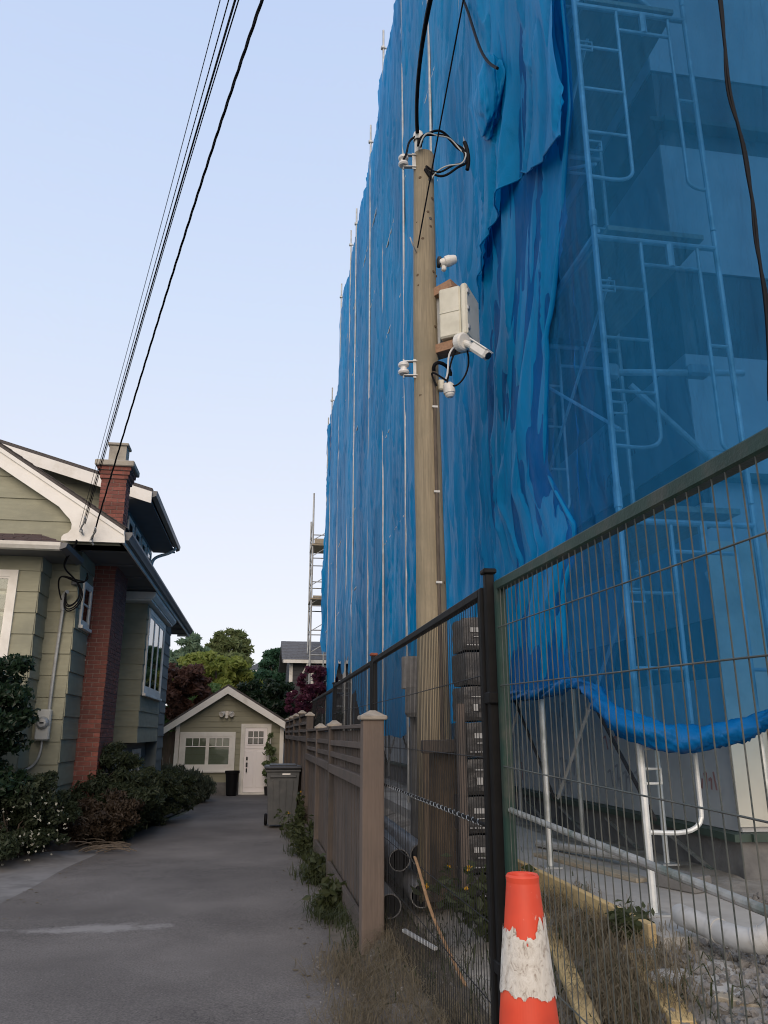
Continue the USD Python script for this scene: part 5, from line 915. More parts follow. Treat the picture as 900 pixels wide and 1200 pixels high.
# white drain pipe with an elbow
wp = [at(798, 1072, Z=0.67), at(818, 1081, Z=0.67), at(845, 1092, Z=0.66), at(868, 1100, Z=0.66), at(890, 1102, Z=0.67), at(906, 1092, Z=0.71), at(916, 1070, Z=0.77)]
T = thing('white_drain_pipe', wp[2], 'white plastic drain pipe with elbow lying on the gravel at the lower right', 'pipe')
c0 = spline(wp, 40); obj('tube', MB().tube(c0, 0.054, 24), 'white_pvc', T, smooth=40)
for k in (14, 27): obj('coupling', MB().tube(c0[k:k + 3], 0.060, 24), 'white_pvc', T, smooth=40)
# rubble, gravel, dry grass, weeds
def gz_(P): return ground(P[:, 0], P[:, 1])
def scatter(n, x0, x1, y0, y1, s0, s1, seed, lift=0.0):
    r = np.random.default_rng(seed); m = MB(); ico = trimesh.creation.icosphere(1); iv = np.array(ico.vertices); fi = np.array(ico.faces)
    X = r.uniform(x0, x1, n); Y = r.uniform(y0, y1, n); S = s0 * (s1 / s0) ** (r.uniform(0, 1, n) ** 2.2)
    for x, y, s in zip(X, Y, S):
        v = iv * (1 + 0.35 * r.uniform(-1, 1, (len(iv), 1))) * r.uniform(0.6, 1.2, 3) * s; m.add(v @ rz(r.uniform(0, 6)).T + (x, y, float(ground(x, y)) + 0.2 * s + lift), fi)
    return m
obj('gravel', scatter(5200, 1.45, 3.6, 2.4, 5.2, 0.006, 0.032, 61, 0.010), 'stone', None, 'loose grey gravel and stones on the dirt behind the green mesh panel', 'gravel', kind='stuff')
obj('driveway_grit', scatter(700, 0.45, 1.2, 3.2, 6.4, 0.003, 0.010, 62, 0.010), 'stone', None, 'pale grit scattered along the driveway edge near the fence foot', 'grit', kind='stuff')
r = np.random.default_rng(63)
for k, (px, py, s) in enumerate(((770, 1125, 0.16), (845, 1150, 0.22), (880, 1172, 0.2), (800, 1150, 0.13), (740, 1085, 0.12))):
    p = at(px, py, Z=0.47); ico = trimesh.creation.icosphere(3); v = np.array(ico.vertices); v = v * (1 + 0.5 * (fbm(v * 1.4 + k, 4, k)[:, None] - 0.5)) * (1.3, 0.9, 0.34) * s
    obj('rock', (v @ rz(k).T + p, np.array(ico.faces)), 'slab', None, ('flat pale slab rock behind the upper end of the yellow lumber', 'large flat pale rock below the white drain pipe', 'flat rock at the lower right corner behind the mesh', 'small rock between the white pipe and the yellow lumber', 'small rock at the end of the walkway form board')[k], 'rock', smooth=40)
def blades(P, h, w, seed, bend=0.6, lean=None):
    r = np.random.default_rng(seed); n = len(P); a = r.uniform(0, 2 * np.pi, n); H = h * r.uniform(0.4, 1.25, (n, 1)); d = np.stack([np.cos(a), np.sin(a), 0 * a], 1) * r.uniform(0.1, bend * 1.6, (n, 1)); s = np.stack([-np.sin(a), np.cos(a), 0 * a], 1) * w * r.uniform(0.6, 1.3, (n, 1))
    p1 = P + d * H * 0.35 + (0, 0, 1) * H * 0.6; p2 = P + d * H * 1.05 + (0, 0, 1) * H * np.maximum(0.25, 1 - np.linalg.norm(d, axis=1, keepdims=True) * 0.6)
    v = np.stack([P - s, P + s, p1 + s * 0.8, p1 - s * 0.8, p2], 1).reshape(-1, 3); k = np.arange(n)[:, None] * 5
    return v, np.vstack([k + [0, 1, 2], k + [0, 2, 3], k + [3, 2, 4]])
def tuft_points(cs, n, sp, seed):
    r = np.random.default_rng(seed); c = np.asarray(cs)[r.integers(0, len(cs), n)]; P = np.zeros((n, 3)); P[:, :2] = c + r.normal(size=(n, 2)) * sp; P[:, 2] = gz_(P) + 0.006; return P
dry = [(0.80 + 0.25 * r.uniform(-1, 1), y) for y in np.linspace(4.1, 6.3, 16)] + [(0.95, y) for y in np.linspace(4.2, 6.2, 10)]
obj('dry_grass', MB().add(*blades(tuft_points(dry, 4200, 0.12, 64), 0.13, 0.0019, 64, 2.0)), 'straw', None, 'matted dry straw grass at the foot of the wooden post and black panel', 'dry grass', kind='stuff')
dry2 = [tuple(at(x, y, Z=0.38)[:2]) for x, y in ((690, 1130), (715, 1150), (700, 1175), (730, 1180), (745, 1160), (670, 1110), (650, 1085), (755, 1195), (720, 1125))]
obj('dry_grass', MB().add(*blades(tuft_points(dry2, 3600, 0.13, 65), 0.16, 0.0022, 65, 1.2)), 'straw', None, 'clump of dry tangled grass between the two yellow boards behind the mesh', 'dry grass', kind='stuff')
gr = [(0.80 + 0.12 * math.sin(y * 3), y) for y in np.linspace(6.3, 22, 120)]
obj('verge_grass', MB().add(*blades(tuft_points(gr, 7000, 0.09, 66), 0.17, 0.004, 66, 0.9)), 'leaf_weed', None, 'rough green grass and low weeds along the foot of the wooden fence', 'grass', kind='stuff')
gr = [(x, y) for x in np.linspace(1.15, 2.0, 5) for y in np.linspace(3.5, 8, 14)]
obj('site_weeds', MB().add(*blades(tuft_points(gr, 1000, 0.16, 67), 0.14, 0.004, 67, 0.9)), 'leaf_weed', None, 'sparse green weeds in the dirt behind the mesh panels', 'weeds', kind='stuff')
def weed(lab, x, y, h, n, seed, flower=True, size=0.055):
    z = float(ground(x, y)); T = thing('leafy_weed', (x, y, z), lab, 'weed', None); r = np.random.default_rng(seed); st = MB(); P = []; tips = []
    for k in range(n):
        e = np.array([x + r.normal() * h * 0.35, y + r.normal() * h * 0.3, z + h * r.uniform(0.6, 1.1)]); c0 = spline([(x + r.normal() * .04, y + r.normal() * .05, z), (np.array([x, y, z]) + e) / 2 + r.normal(size=3) * 0.03, e], 10); st.tube(c0, 0.004, 5, False); tips.append(e)
        for q_ in c0[2:]:
            for _ in range(4): P.append(q_ + r.normal(size=3) * 0.035)
    obj('stem', st, 'leaf_weed', T); obj('foliage', MB().add(*leaf_quads(np.array(P), size, r, 1.7)), 'leaf_weed', T)
    if flower:
        fm = MB()
        for e in tips[::2]: fm.add(*leaf_quads(e[None] + r.normal(size=(4, 3)) * 0.008, 0.028, r, 1.1))
        obj('flower', fm, 'petal_yellow', T)
weed('leafy weed with small yellow flowers growing just in front of the grey bin', 0.74, 13.6, 0.7, 11, 71)
weed('leafy weed at the foot of the wooden fence, nearer than the yellow flowered one', 0.74, 11.6, 0.45, 10, 72, False)
weed('low spreading weed halfway along the wooden fence by the asphalt edge', 0.76, 9.4, 0.30, 11, 73, False, 0.05)
weed('broad leaved weed at the asphalt edge close to the front fence post', 0.76, 7.7, 0.26, 12, 74, False, 0.055)
weed('weed with yellow flowers behind the mesh beside the dark stub', 1.62, 5.4, 0.45, 9, 75, True, 0.05)
weed('small green weed at the end of the walkway form board', float(at(745, 1105, Z=0.5)[0]), float(at(745, 1105, Z=0.5)[1]), 0.13, 9, 76, False, 0.045)
# ------------------------------------------------------------------ building under construction
SX, SX2 = 2.33, 3.31; BXW, BYW = 3.78, 5.95
NB = thing('unfinished_building', (7.0, 16.0, 0.5), 'tall unfinished building covered in pale printed house wrap behind the blue tarps', 'building')
obj('wall', MB().box((BXW + 0.02, BYW + 0.02, 0.2), (11.0, 29.5, 17.2)), 'dark_opening', NB)
obj('foundation_wall', MB().box((BXW - 0.06, BYW - 0.06, 0.2), (11.0, 29.5, 0.80)), 'foundation', NB)
bands = [(0.86, 2.05), (2.55, 3.55), (4.05, 5.0), (5.9, 7.35), (8.3, 9.8), (10.7, 12.2), (13.1, 14.6), (15.5, 17.1)]
mk = {'wrap_red': MB(), 'wrap_grey': MB()}; r = np.random.default_rng(81)
def strokes(o, ux, uz, s, m):
    """A worn, unreadable fragment of the printing on the wrap: a few slanted strokes."""
    for k in range(r.integers(2, 5)):
        a = o + ux * (s * 0.55 * k); ln = s * r.uniform(0.6, 1.1); tl = r.uniform(-0.3, 0.3); b = a + uz * ln + ux * tl * ln
        m.beam(a, b, 0.022 * s / 0.2 + 0.008, 0.0016, up=np.cross(ux, uz)); 
        if r.random() < 0.7: m.beam(b, b + ux * s * 0.32 - uz * s * 0.12, 0.022, 0.0017, up=np.cross(ux, uz))
for k, (za, zb) in enumerate(bands):
    y = BYW
    while y < 27:                                     # long side: sheets with openings between every third pair
        L = r.uniform(2.2, 3.4); yb2 = min(y + L, 29.4); o = r.uniform(0, 0.012)
        obj('wrap_sheet', MB().box((BXW - o, y + 0.006, za), (BXW + 0.02, yb2, zb)), 'house_wrap', NB)
        if y < 13 and k < 3:
            for _ in range(5):
                strokes(np.array([BXW - o - 0.002, r.uniform(y, yb2 - .4), r.uniform(za, zb - .25)]), np.array([0, 1.0, 0]), np.array([0, 0, 1.0]), r.uniform(0.12, 0.24), mk[r.choice(['wrap_red', 'wrap_grey'])])
        if k < 7 and r.random() < 0.45: obj('wall_sheet', MB().box((BXW - o * 0.5 + 0.004, y + 0.3, zb), (BXW + 0.02, yb2 - 0.5, bands[k + 1][0])), 'house_wrap', NB)
        y = yb2
    x = BXW - 0.004
    while x < 9:
        L = r.uniform(1.1, 1.7); o = r.uniform(0, 0.012)
        obj('wrap_sheet', MB().box((x + 0.004, BYW - o, za), (x + L, BYW + 0.02, zb)), 'house_wrap', NB)
        if k < 2:
            for _ in range(4): strokes(np.array([r.uniform(x, x + L - .3), BYW - o - 0.002, r.uniform(za, zb - .25)]), np.array([1.0, 0, 0]), np.array([0, 0, 1.0]), r.uniform(0.12, 0.24), mk[r.choice(['wrap_red', 'wrap_grey'])])
        if k < 7 and r.random() < 0.5: obj('wall_sheet', MB().box((x + 0.1, BYW - o * 0.5 + 0.004, zb), (x + L * 0.6, BYW + 0.02, bands[k + 1][0])), 'house_wrap', NB)
        x += L
for n_, m in mk.items(): obj('wrap_print', m, n_, NB, kind='stuff')
for k, z in enumerate([0.80, 3.75, 7.55, 10.4, 12.8, 15.0]):
    obj('floor_ledge', MB().box((BXW - 0.13, BYW - 0.10, z), (BXW + 0.01, 29.4, z + 0.055)), 'flashing_green', NB)
    obj('floor_ledge', MB().box((BXW + 0.011, BYW - 0.13, z + 0.002), (9, BYW + 0.01, z + 0.057)), 'flashing_green', NB)
obj('corner_board', MB().box((BXW - 0.03, BYW - 0.035, 0.9), (BXW + 0.55, BYW - 0.012, 3.2)), 'cream_board', NB)
obj('sheathing_patch', MB().box((BXW + 0.30, BYW - 0.05, 1.25), (BXW + 0.42, BYW - 0.036, 1.75)), 'osb', NB)
vn = obj('vent', MB().box((BXW + 0.36, BYW - 0.16, 0.62), (BXW + 0.66, BYW - 0.062, 1.02)), 'vent_metal', NB)
for k in range(8): obj('slat', MB().box((BXW + 0.375, BYW - 0.172, 0.645 + k * 0.045), (BXW + 0.645, BYW - 0.161, 0.667 + k * 0.045)), 'foundation', vn)
for k in range(6):      # loose flashing and pipes along the foundation
    y = 6.2 + k * 1.3; obj('foundation_strap', MB().beam((BXW - 0.075, y, 0.5), (BXW - 0.075, y + 0.8, 0.74), 0.03, 0.02), 'rail_dusty', NB)

# ------------------------------------------------------------------ scaffolding
legs_y = [4.64, 6.3, 7.98, 9.9, 12.3, 14.8, 17.0, 20.1, 21.6, 24.6, 27.7, 29.3]
tops = [17.9, 17.9, 17.9, 17.9, 18.2, 18.35, 17.5, 17.2, 17.5, 17.4, 14.7, 14.1]
SC = thing('scaffold', (SX, 4.64, 0.585), 'long tubular steel scaffold standing along the building under the blue tarps', 'scaffold')
LIFT = [0.60, 3.15 - 0.02, 5.33, 7.56, 9.8, 12.0, 14.2, 16.4]
def frame(y, z0, z1, full=True):
    """Walk-through frame: two legs, inner posts, rungs, header."""
    h = z1 - z0; rl, ri = 0.022, 0.0145; w = SX2 - SX; xa, xb = SX + 0.37 * w, SX + 0.84 * w
    mbs = MB().tube([(SX, y, z0), (SX, y, z1)], rl, 10).tube([(SX2, y, z0), (SX2, y, z1)], rl, 10)
    obj('frame_leg', MB().tube([(SX, y, z0), (SX, y, z1 - 0.01)], rl, 10), 'scaffold_tube', SC); obj('frame_leg', MB().tube([(SX2, y, z0), (SX2, y, z1 - 0.01)], rl, 10), 'scaffold_tube', SC)
    obj('header', MB().tube([(SX, y, z1 - 0.16), (SX2, y, z1 - 0.16)], rl, 10), 'scaffold_tube', SC)
    zb = z0 + h * 0.17
    obj('inner_post', MB().tube(np.vstack([spline([(SX, y, zb), (xa - 0.12, y, zb), (xa - 0.03, y, zb + 0.035), (xa, y, zb + 0.13)], 12), [(xa, y, zb + .3), (xa, y, z1 - 0.16)]]), ri, 8), 'scaffold_tube', SC)
    obj('inner_post', MB().tube(np.vstack([spline([(SX2, y, zb), (xb + 0.08, y, zb), (xb + 0.02, y, zb + 0.03), (xb, y, zb + 0.10)], 12), [(xb, y, zb + .3), (xb, y, z1 - 0.16)]]), ri, 8), 'scaffold_tube', SC)
    for k in range(1, 4):
        z = zb + (z1 - 0.16 - zb) * k / 4
        obj('rung', MB().tube([(SX, y, z), (xa, y, z)], ri * 0.85, 8), 'scaffold_tube', SC); 
        if k % 2 == 0: obj('rung', MB().tube([(xb, y, z), (SX2, y, z)], ri * 0.85, 8), 'scaffold_tube', SC)
    obj('header', MB().tube([(xa, y, z1 - 0.36), (xb, y, z1 - 0.36)], ri, 8).tube([((xa + xb) / 2, y, z1 - .36), ((xa + xb) / 2, y, z1 - .16)], 0.03, 6), 'scaffold_tube', SC)
    for k in (0.28, 0.72):
        z = z0 + h * k; obj('brace_lock', MB().tube([(SX + 0.02, y - .005, z), (SX + 0.12, y - .005, z), (SX + 0.12, y - .005, z + 0.085), (SX + 0.02, y - .005, z + 0.085)], 0.009, 6), 'scaffold_tube', SC)
    obj('coupling_pin', MB().tube([(SX, y, z1 - 0.07), (SX, y, z1 + 0.07)], 0.029, 10), 'scaffold_tube', SC)
for y in legs_y[:2]:
    for k, (a, b) in enumerate(zip(LIFT[:-1], LIFT[1:])):
        if k or y < 5: frame(y, a, b)
        else:
            for x in (SX, SX2): obj('frame_leg', MB().tube([(x, y, a), (x, y, b - 0.01)], 0.022, 10), 'scaffold_tube', SC)
for y, zt in zip(legs_y[2:], tops[2:]):
    obj('standard', MB().tube([(SX, y, 0.585), (SX, y, zt)], 0.026, 10), 'galv', SC); obj('standard', MB().tube([(SX2, y, 0.585), (SX2, y, zt - 0.4)], 0.026, 8), 'galv', SC)
    for z in LIFT[1:]:
        if z < zt - 0.8: obj('transom', MB().tube([(SX + 0.05, y + .05, z - 0.16), (SX2, y + .05, z - 0.16)], 0.022, 8), 'galv', SC)
    obj('coupler', MB().cbox((SX - 0.01, y, zt - 0.55), (0.10, 0.09, 0.08), bev=0.015).tube([(SX, y, zt - .55), (SX + 0.3, y, zt - .55)], 0.02, 8), 'galv', SC)
for y in legs_y[:2]:
    for x in (SX, SX2): obj('base_plate', MB().cbox((x, y, 0.592), (0.14, 0.14, 0.012)).tube([(x, y, 0.59), (x, y, 0.75)], 0.018, 8), 'galv', SC)
for (ya, yb2) in zip(legs_y[:-1], legs_y[1:]):
    for k, z in enumerate(LIFT[1:-1]):
        if z > 13 and ya > 24: continue
        obj('ledger', MB().tube([(SX + .03, ya, z - 0.1), (SX + .03, yb2, z - 0.1)], 0.021, 8), 'scaffold_tube', SC)
        if ya < 16: obj('walk_plank', MB().box((SX + 0.12, ya + 0.01, z - 0.075), (SX2 - 0.08, yb2 - 0.01, z - 0.035)), 'plank', SC)
    if ya < 16:
        for a, b in zip(LIFT[:3], LIFT[1:4]):
            obj('cross_brace', MB().tube([(SX + .06, ya, a + 0.5), (SX + .06, yb2, b - 0.5)], 0.013, 7), 'scaffold_tube' if a > 1 else 'black_wire', SC)
            obj('cross_brace', MB().tube([(SX + .09, yb2, a + 0.5), (SX + .09, ya, b - 0.5)], 0.013, 7), 'scaffold_tube' if a > 1 else 'galv', SC)
for z, yb2 in ((3.95, 5.2), (6.05 + 2.23, 5.2)):       # bracing inside the first bay, seen through the thin sheet
    obj('bracing_tube', MB().tube([(SX + 0.22, 5.0, z + .3), (SX2 + 0.35, 5.0, z + .38)], 0.027, 10), 'scaffold_tube', SC)
    obj('bracing_tube', MB().tube([(SX + 0.38, 5.03, z + .22), (SX2 + 0.1, 5.03, z - 0.45)], 0.026, 10), 'scaffold_tube', SC)
    obj('clamp', MB().cbox((SX + 0.22, 5.0, z + .3), (0.10, 0.09, 0.13), bev=0.02).cbox((SX2 - 0.05, 5.0, z + .36), (0.18, 0.10, 0.10), bev=0.02), 'galv', SC)
obj('bracing_tube', MB().tube([(SX2, 4.66, 0.9), (SX2 + 0.9, 5.6, 2.1)], 0.022, 8), 'black_wire', SC)
obj('bracing_tube', MB().tube([(SX2, 4.66, 1.9), (SX2 + 1.2, 4.66, 1.45)], 0.018, 8), 'black_wire', SC)
# free-standing tower beyond the far end
tx, ty = 2.05, 33.0; tz1 = at(367, 578, Y=ty)[2]; xr = at(404, 700, Y=ty)[0]
TW = thing('scaffold_tower', (tx, ty, 0), 'bare steel scaffold tower rising beyond the far end of the blue tarps', 'scaffold')
for (x, y) in ((tx, ty), (xr, ty), (tx, ty + 1.6), (xr, ty + 1.6)):
    obj('standard', MB().tube([(x, y, -0.1), (x, y, tz1 if x == tx and y == ty else tz1 - 0.9)], 0.042, 10), 'galv', TW)
k = 0; z = 0.6
while z < tz1 - 1.2:
    obj('transom', MB().tube([(tx, ty, z), (xr, ty, z)], 0.026, 8), 'galv', TW); obj('transom', MB().tube([(tx, ty + 1.6, z), (xr, ty + 1.6, z)], 0.024, 8), 'galv', TW); obj('transom', MB().tube([(tx, ty, z), (tx, ty + 1.6, z)], 0.024, 8), 'galv', TW)
    obj('cross_brace', MB().tube([(tx, ty + (1.6 if k % 2 else 0), z + 0.1), (xr, ty + (1.6 if k % 2 else 0), z + 1.0)], 0.018, 7), 'galv', TW); obj('cross_brace', MB().tube([(tx, ty + 1.6, z + 0.15), (tx, ty, z + 1.0)], 0.018, 7), 'galv', TW)
    z += 1.05; k += 1
for zz_, hh in ((at(380, 640, Y=ty)[2], 0.30), (at(380, 703, Y=ty)[2], 0.16)):
    for j in range(3): obj('deck_plank', MB().box((tx - 0.05, ty - 0.12 + j * 0.55, zz_), (xr + 0.1, ty + 0.40 + j * 0.55, zz_ + 0.07)), 'plank', TW)
    obj('toe_board', MB().box((tx + 0.06, ty - 0.15, zz_ + 0.071), (xr + 0.1, ty - 0.122, zz_ + hh)), 'plank', TW)

# ------------------------------------------------------------------ blue tarps
def ridge(x): return 1 - np.abs(2 * x - 1)
def folds(s, z, seed, a=1.0):
    """Drape of a hanging sheet: broad vertical folds, narrow creases, slanting pulls from its ties."""
    z0 = 0 * s
    w = 0.15 * (noise(np.stack([s * 0.95 + 0.05 * z, z * 0.14, z0], -1), seed) - 0.5)
    w = w + 0.05 * (noise(np.stack([s * 4.0 + 0.15 * z, z * 0.18, z0], -1), seed + 1) - 0.5)
    w = w + 0.045 * np.power(ridge(noise(np.stack([s * 2.6 - 0.5 * z, z * 0.55 + s, z0], -1), seed + 2)), 6)
    w = w - 0.045 * np.power(ridge(noise(np.stack([s * 3.3 + 0.9 * z, z * 0.45 - s * 0.6, z0 + 4], -1), seed + 3)), 7)
    w = w + 0.018 * np.power(ridge(noise(np.stack([s * 9 + 0.3 * z, z * 0.5, z0], -1), seed + 4)), 4) + 0.006 * (noise(np.stack([s * 16, z * 2, z0], -1), seed + 5) - 0.5)
    return a * w
def sheet(name, label, s0, s1, z0, z1, off, seed, ds, dz, amp=1.0, mname='tarp_blue', lo=None, hi=None, left=None, group='blue tarps hung along the scaffold', gaps=()):
    S, Z = np.meshgrid(np.arange(s0, s1 + ds, ds), np.linspace(0, 1, int((z1 - z0) / dz) + 2), indexing='ij')
    zl = z0 + (lo(S) if lo else 0.10 * (fbm(np.stack([S * 1.2, 0 * S, 0 * S], -1), 3, seed) - 0.5)); zh = z1 + (hi(S) if hi else 0.20 * (fbm(np.stack([S * 0.7, 0 * S + 3, 0 * S], -1), 3, seed) - 0.5))
    ZZ = zl + (zh - zl) * Z; SS = S + (left(ZZ) * (1 - (S - s0) / (s1 - s0)) if left else 0)
    X = SX + off - folds(S, ZZ, seed, amp)
    for (yy, wdt) in [(y, 0.25) for y in legs_y if y != 6.3]:       # pulled in against the standards
        k = np.exp(-((SS - yy) / wdt) ** 2); X = X * (1 - 0.6 * k) + (SX + 0.004 + 0.35 * (X - SX) + 0.10 * (noise(np.stack([0 * ZZ + yy, 0 * ZZ, ZZ * 0.45], -1), seed) - 0.5)) * 0.6 * k
    T = thing(name, (SX + off, (s0 + s1) / 2, z0), label, 'tarp')
    obj('sheet', MB().grid(np.stack([X, SS, ZZ], -1)), mname, T, smooth=True)
    return T, SS, ZZ, X
def bnd(z):                                             # near edge of the heavy sheet: it swings in and out with height
    return np.interp(z, [1.5, 2.6, 3.1, 3.4, 3.75, 4.2, 4.8, 5.6, 6.5, 8.0, 18], [5.75, 5.60, 5.30, 5.55, 5.88, 5.75, 5.50, 5.12, 4.78, 4.74, 4.74]) - 4.7
T1, SS, ZZ, XX = sheet('blue_tarp', 'heavy creased blue tarp nearest the camera, behind and right of the utility pole', 4.7, 8.15, 1.92, 17.6, -0.075, 101, 0.028, 0.04, 1.0, left=bnd)
ei = np.argmin(np.abs(ZZ[0] - 1.9)); edge = np.stack([XX[0], SS[0], ZZ[0]], -1)
obj('hem', MB().tube(edge[::2] + (-0.012, 0, 0), 0.016 + 0.012 * fbm(edge[::2] * 3, 2, 4), 8), 'tarp_blue', T1, smooth=True)
# a second layer hung over it at the top, its lower edge sagging in a slanting fold
S, Z = np.meshgrid(np.arange(4.72, 7.45, 0.028), np.linspace(0, 1, 260), indexing='ij')
kp = np.array([at(x, y, X=SX - 0.14) for x, y in ((700, 128), (668, 152), (640, 182), (618, 203), (603, 199), (590, 225), (572, 268), (557, 338), (553, 380))])
zl = np.interp(S, kp[:, 1], kp[:, 2]); ZZ = zl + (17.55 - zl) * Z
X = SX - 0.14 - folds(S, ZZ, 131, 1.0) - 0.03 * np.exp(-((ZZ - zl) / 0.25) ** 2) - 0.10 * sst(0.9, 0, np.abs(S - 6.2)) * np.exp(-((ZZ - zl) / 1.2) ** 2) * np.sin((S - 6.2) * 9 + ZZ * 2)
X = X + 0.06 * sst(7.15, 7.45, S)
T = thing('blue_tarp', (SX, 6.0, 6.0), 'upper overlapping blue tarp whose slanting lower edge sags right of the pole top', 'tarp')
obj('sheet', MB().grid(np.stack([X, S, ZZ], -1)), 'tarp_blue', T, smooth=True)
lowe = np.stack([X[:, 0], S[:, 0], ZZ[:, 0]], -1); obj('hem', MB().tube(lowe[::2] + (-0.01, 0, 0), 0.006 + 0.006 * fbm(lowe[::2] * 4, 2, 8), 8), 'tarp_blue', T, smooth=True)
# knot of loose sheet tied up with a cord
kc = at(573, 95, X=SX - 0.16); S_ = trimesh.creation.icosphere(4); v = np.array(S_.vertices); v = v * (1 + 0.9 * (fbm(v * (2.2, 2.2, 0.9), 4, 5)[:, None] - 0.5)) * (0.12, 0.30, 0.46) + kc - (0, 0, 0.2)
obj('tied_bunch', (v, np.array(S_.faces)), 'tarp_blue', T, smooth=True)
c0 = [at(543, 0, X=SX - 0.2), at(555, 35, X=SX - 0.2), at(565, 62, X=SX - 0.24), at(583, 80, X=SX - 0.26)]
obj('tie_cord', MB().tube(spline(c0, 20), 0.016, 6), 'black_rubber', T)
sheet('blue_tarp', 'blue tarp directly behind the utility pole with a white scaffold tube beside it', 8.1, 12.45, 1.70, 17.4, -0.015, 102, 0.04, 0.06, 0.75)
sheet('blue_tarp', 'blue tarp left of the utility pole hanging between two white scaffold tubes', 12.3, 15.75, 1.55, 17.3, -0.02, 103, 0.05, 0.07, 0.7)
sheet('blue_tarp', 'blue tarp with a torn slit, second step down of the tarp skyline from the pole', 15.6, 20.3, 1.3, 16.5, -0.01, 104, 0.06, 0.08, 0.65, lo=lambda S: 1.2 * sst(17.5, 19.5, S) + 0.3 * noise(np.stack([S * 3, 0 * S, 0 * S], -1), 4))
sheet('blue_tarp', 'blue tarp whose ragged lower edge hangs open above the scaffold feet', 20.1, 24.85, 3.4, 16.35, -0.015, 105, 0.07, 0.09, 0.6, lo=lambda S: 1.3 * (fbm(np.stack([S * 2.0, 0 * S, 0 * S], -1), 4, 7) - 0.5))
sheet('blue_tarp', 'narrow blue tarp strip that reaches down to the fence near the far end', 24.6, 27.9, 0.6, 13.6, -0.01, 106, 0.07, 0.10, 0.6)
sheet('blue_tarp', 'shortest blue tarp at the far end, its lower hem fluttering well above the ground', 27.7, 29.6, 4.9, 13.2, -0.01, 107, 0.07, 0.10, 1.6, lo=lambda S: 1.4 * (fbm(np.stack([S * 3.5, 0 * S, 0 * S], -1), 4, 9) - 0.6))
# thin translucent sheet wrapped round the near corner and the end of the scaffold
Pc = [(SX + 0.0, 7.6), (SX - 0.035, 6.2), (SX - 0.055, 5.2), (SX - 0.075, 4.70), (SX - 0.055, 4.585), (SX + 0.06, 4.545), (SX + 0.5, 4.54), (SX + 0.98, 4.54), (SX + 1.5, 4.50), (SX + 2.6, 4.46), (SX + 4.4, 4.40)]
pl = np.array(Pc); sl_ = np.r_[0, np.cumsum(np.linalg.norm(np.diff(pl, axis=0), axis=1))]; s = np.arange(0, sl_[-1], 0.03)
cxy = np.stack([np.interp(s, sl_, pl[:, 0]), np.interp(s, sl_, pl[:, 1])], 1); k_ = np.ones(5) / 5
cxy[2:-2] = np.stack([np.convolve(cxy[:, i], k_, 'valid') for i in (0, 1)], 1)
tg = np.gradient(cxy, axis=0); tg /= np.linalg.norm(tg, axis=1, keepdims=True); nr = np.stack([tg[:, 1], -tg[:, 0]], 1)   # outward
S, Z = np.meshgrid(s, np.linspace(0, 1, 300), indexing='ij')
key_s = [0, 0.7, 1.6, 2.35, 2.72, 3.05, 3.3, 3.6, 3.9, 4.4, 5.2, 8]; key_z = [2.0, 1.93, 1.90, 1.96, 1.85, 1.60, 1.57, 1.60, 1.70, 1.92, 2.25, 2.6]
zl = np.interp(S, key_s, key_z) ; zl = np.stack([np.convolve(np.pad(zl[:, 0], 6, mode='edge'), np.ones(13) / 13, 'valid')] * S.shape[1], 1); ZZ = zl + (17.6 - zl) * Z
w = folds(S, ZZ, 140, 0.55) + 0.03 * (noise(np.stack([S * 0.9, ZZ * 0.6, 0 * S], -1), 15) - 0.5); w = w - 0.02 + 0.05 * np.exp(-((ZZ - zl) / 0.35) ** 2)
cl = np.minimum(np.abs(S - 3.0), np.abs(S - 4.03)); w = np.where(S > 2.9, np.maximum(w, 0.012 - 0.02), w)
X = cxy[:, 0][:, None] + nr[:, 0][:, None] * w; Y = cxy[:, 1][:, None] + nr[:, 1][:, None] * w
TT = thing('translucent_tarp', (SX, 4.6, 1.6), 'thin see through blue tarp round the near scaffold end with rolled bottom edge', 'tarp')
obj('sheet', MB().grid(np.stack([X, Y, ZZ], -1)), 'tarp_thin', TT, smooth=True)
e0 = np.stack([X[:, 0], Y[:, 0], ZZ[:, 0]], -1); nv3 = np.stack([nr[:, 0], nr[:, 1], 0 * nr[:, 0]], 1)
pts = np.repeat(e0, 1, 0)[::1]; a_ = 0.022 + 0.024 * fbm(np.stack([s * 3, 0 * s, 0 * s], -1), 3, 6) + 0.036 * np.exp(-((s - 3.25) / 0.5) ** 2)
rmb = MB().tube(pts + nv3 * 0.03, a_, 26); v, f = rmb.mesh(); ax = np.repeat(pts, 26, 0)[:len(v)]; sw = np.repeat(s, 26); th = np.tile(np.arange(26) * 2 * np.pi / 26, len(s))
cr_ = np.power(ridge(noise(np.stack([np.cos(th + sw * 5) * 1.6, np.sin(th + sw * 5) * 1.6, sw * 1.5], -1), 21)), 2); c2_ = np.power(ridge(noise(np.stack([np.cos(th + sw * 9) * 3.2, np.sin(th + sw * 9) * 3.2, sw * 3.2], -1), 22)), 2); v = ax + (v - ax) * (0.50 + 0.68 * cr_ + 0.34 * c2_)[:, None]
obj('rolled_edge', (v, f), 'tarp_hem', TT, smooth=True)
c0 = [at(x, y, Y=4.36) for x, y in ((838, -40), (843, 0), (850, 60), (858, 120), (868, 160), (876, 205), (884, 250), (888, 290), (895, 340), (900, 400), (904, 470))]
obj('hanging_cable', MB().tube(spline(c0, 60), 0.013, 7).tube(spline(np.array(c0) + np.stack([0.02 * np.sin(np.arange(len(c0)) * 1.7), 0 * np.arange(len(c0)), 0 * np.arange(len(c0))], 1), 60), 0.009, 6), 'black_rubber', None, 'black cable hanging down over the thin blue tarp at the upper right', 'cable')

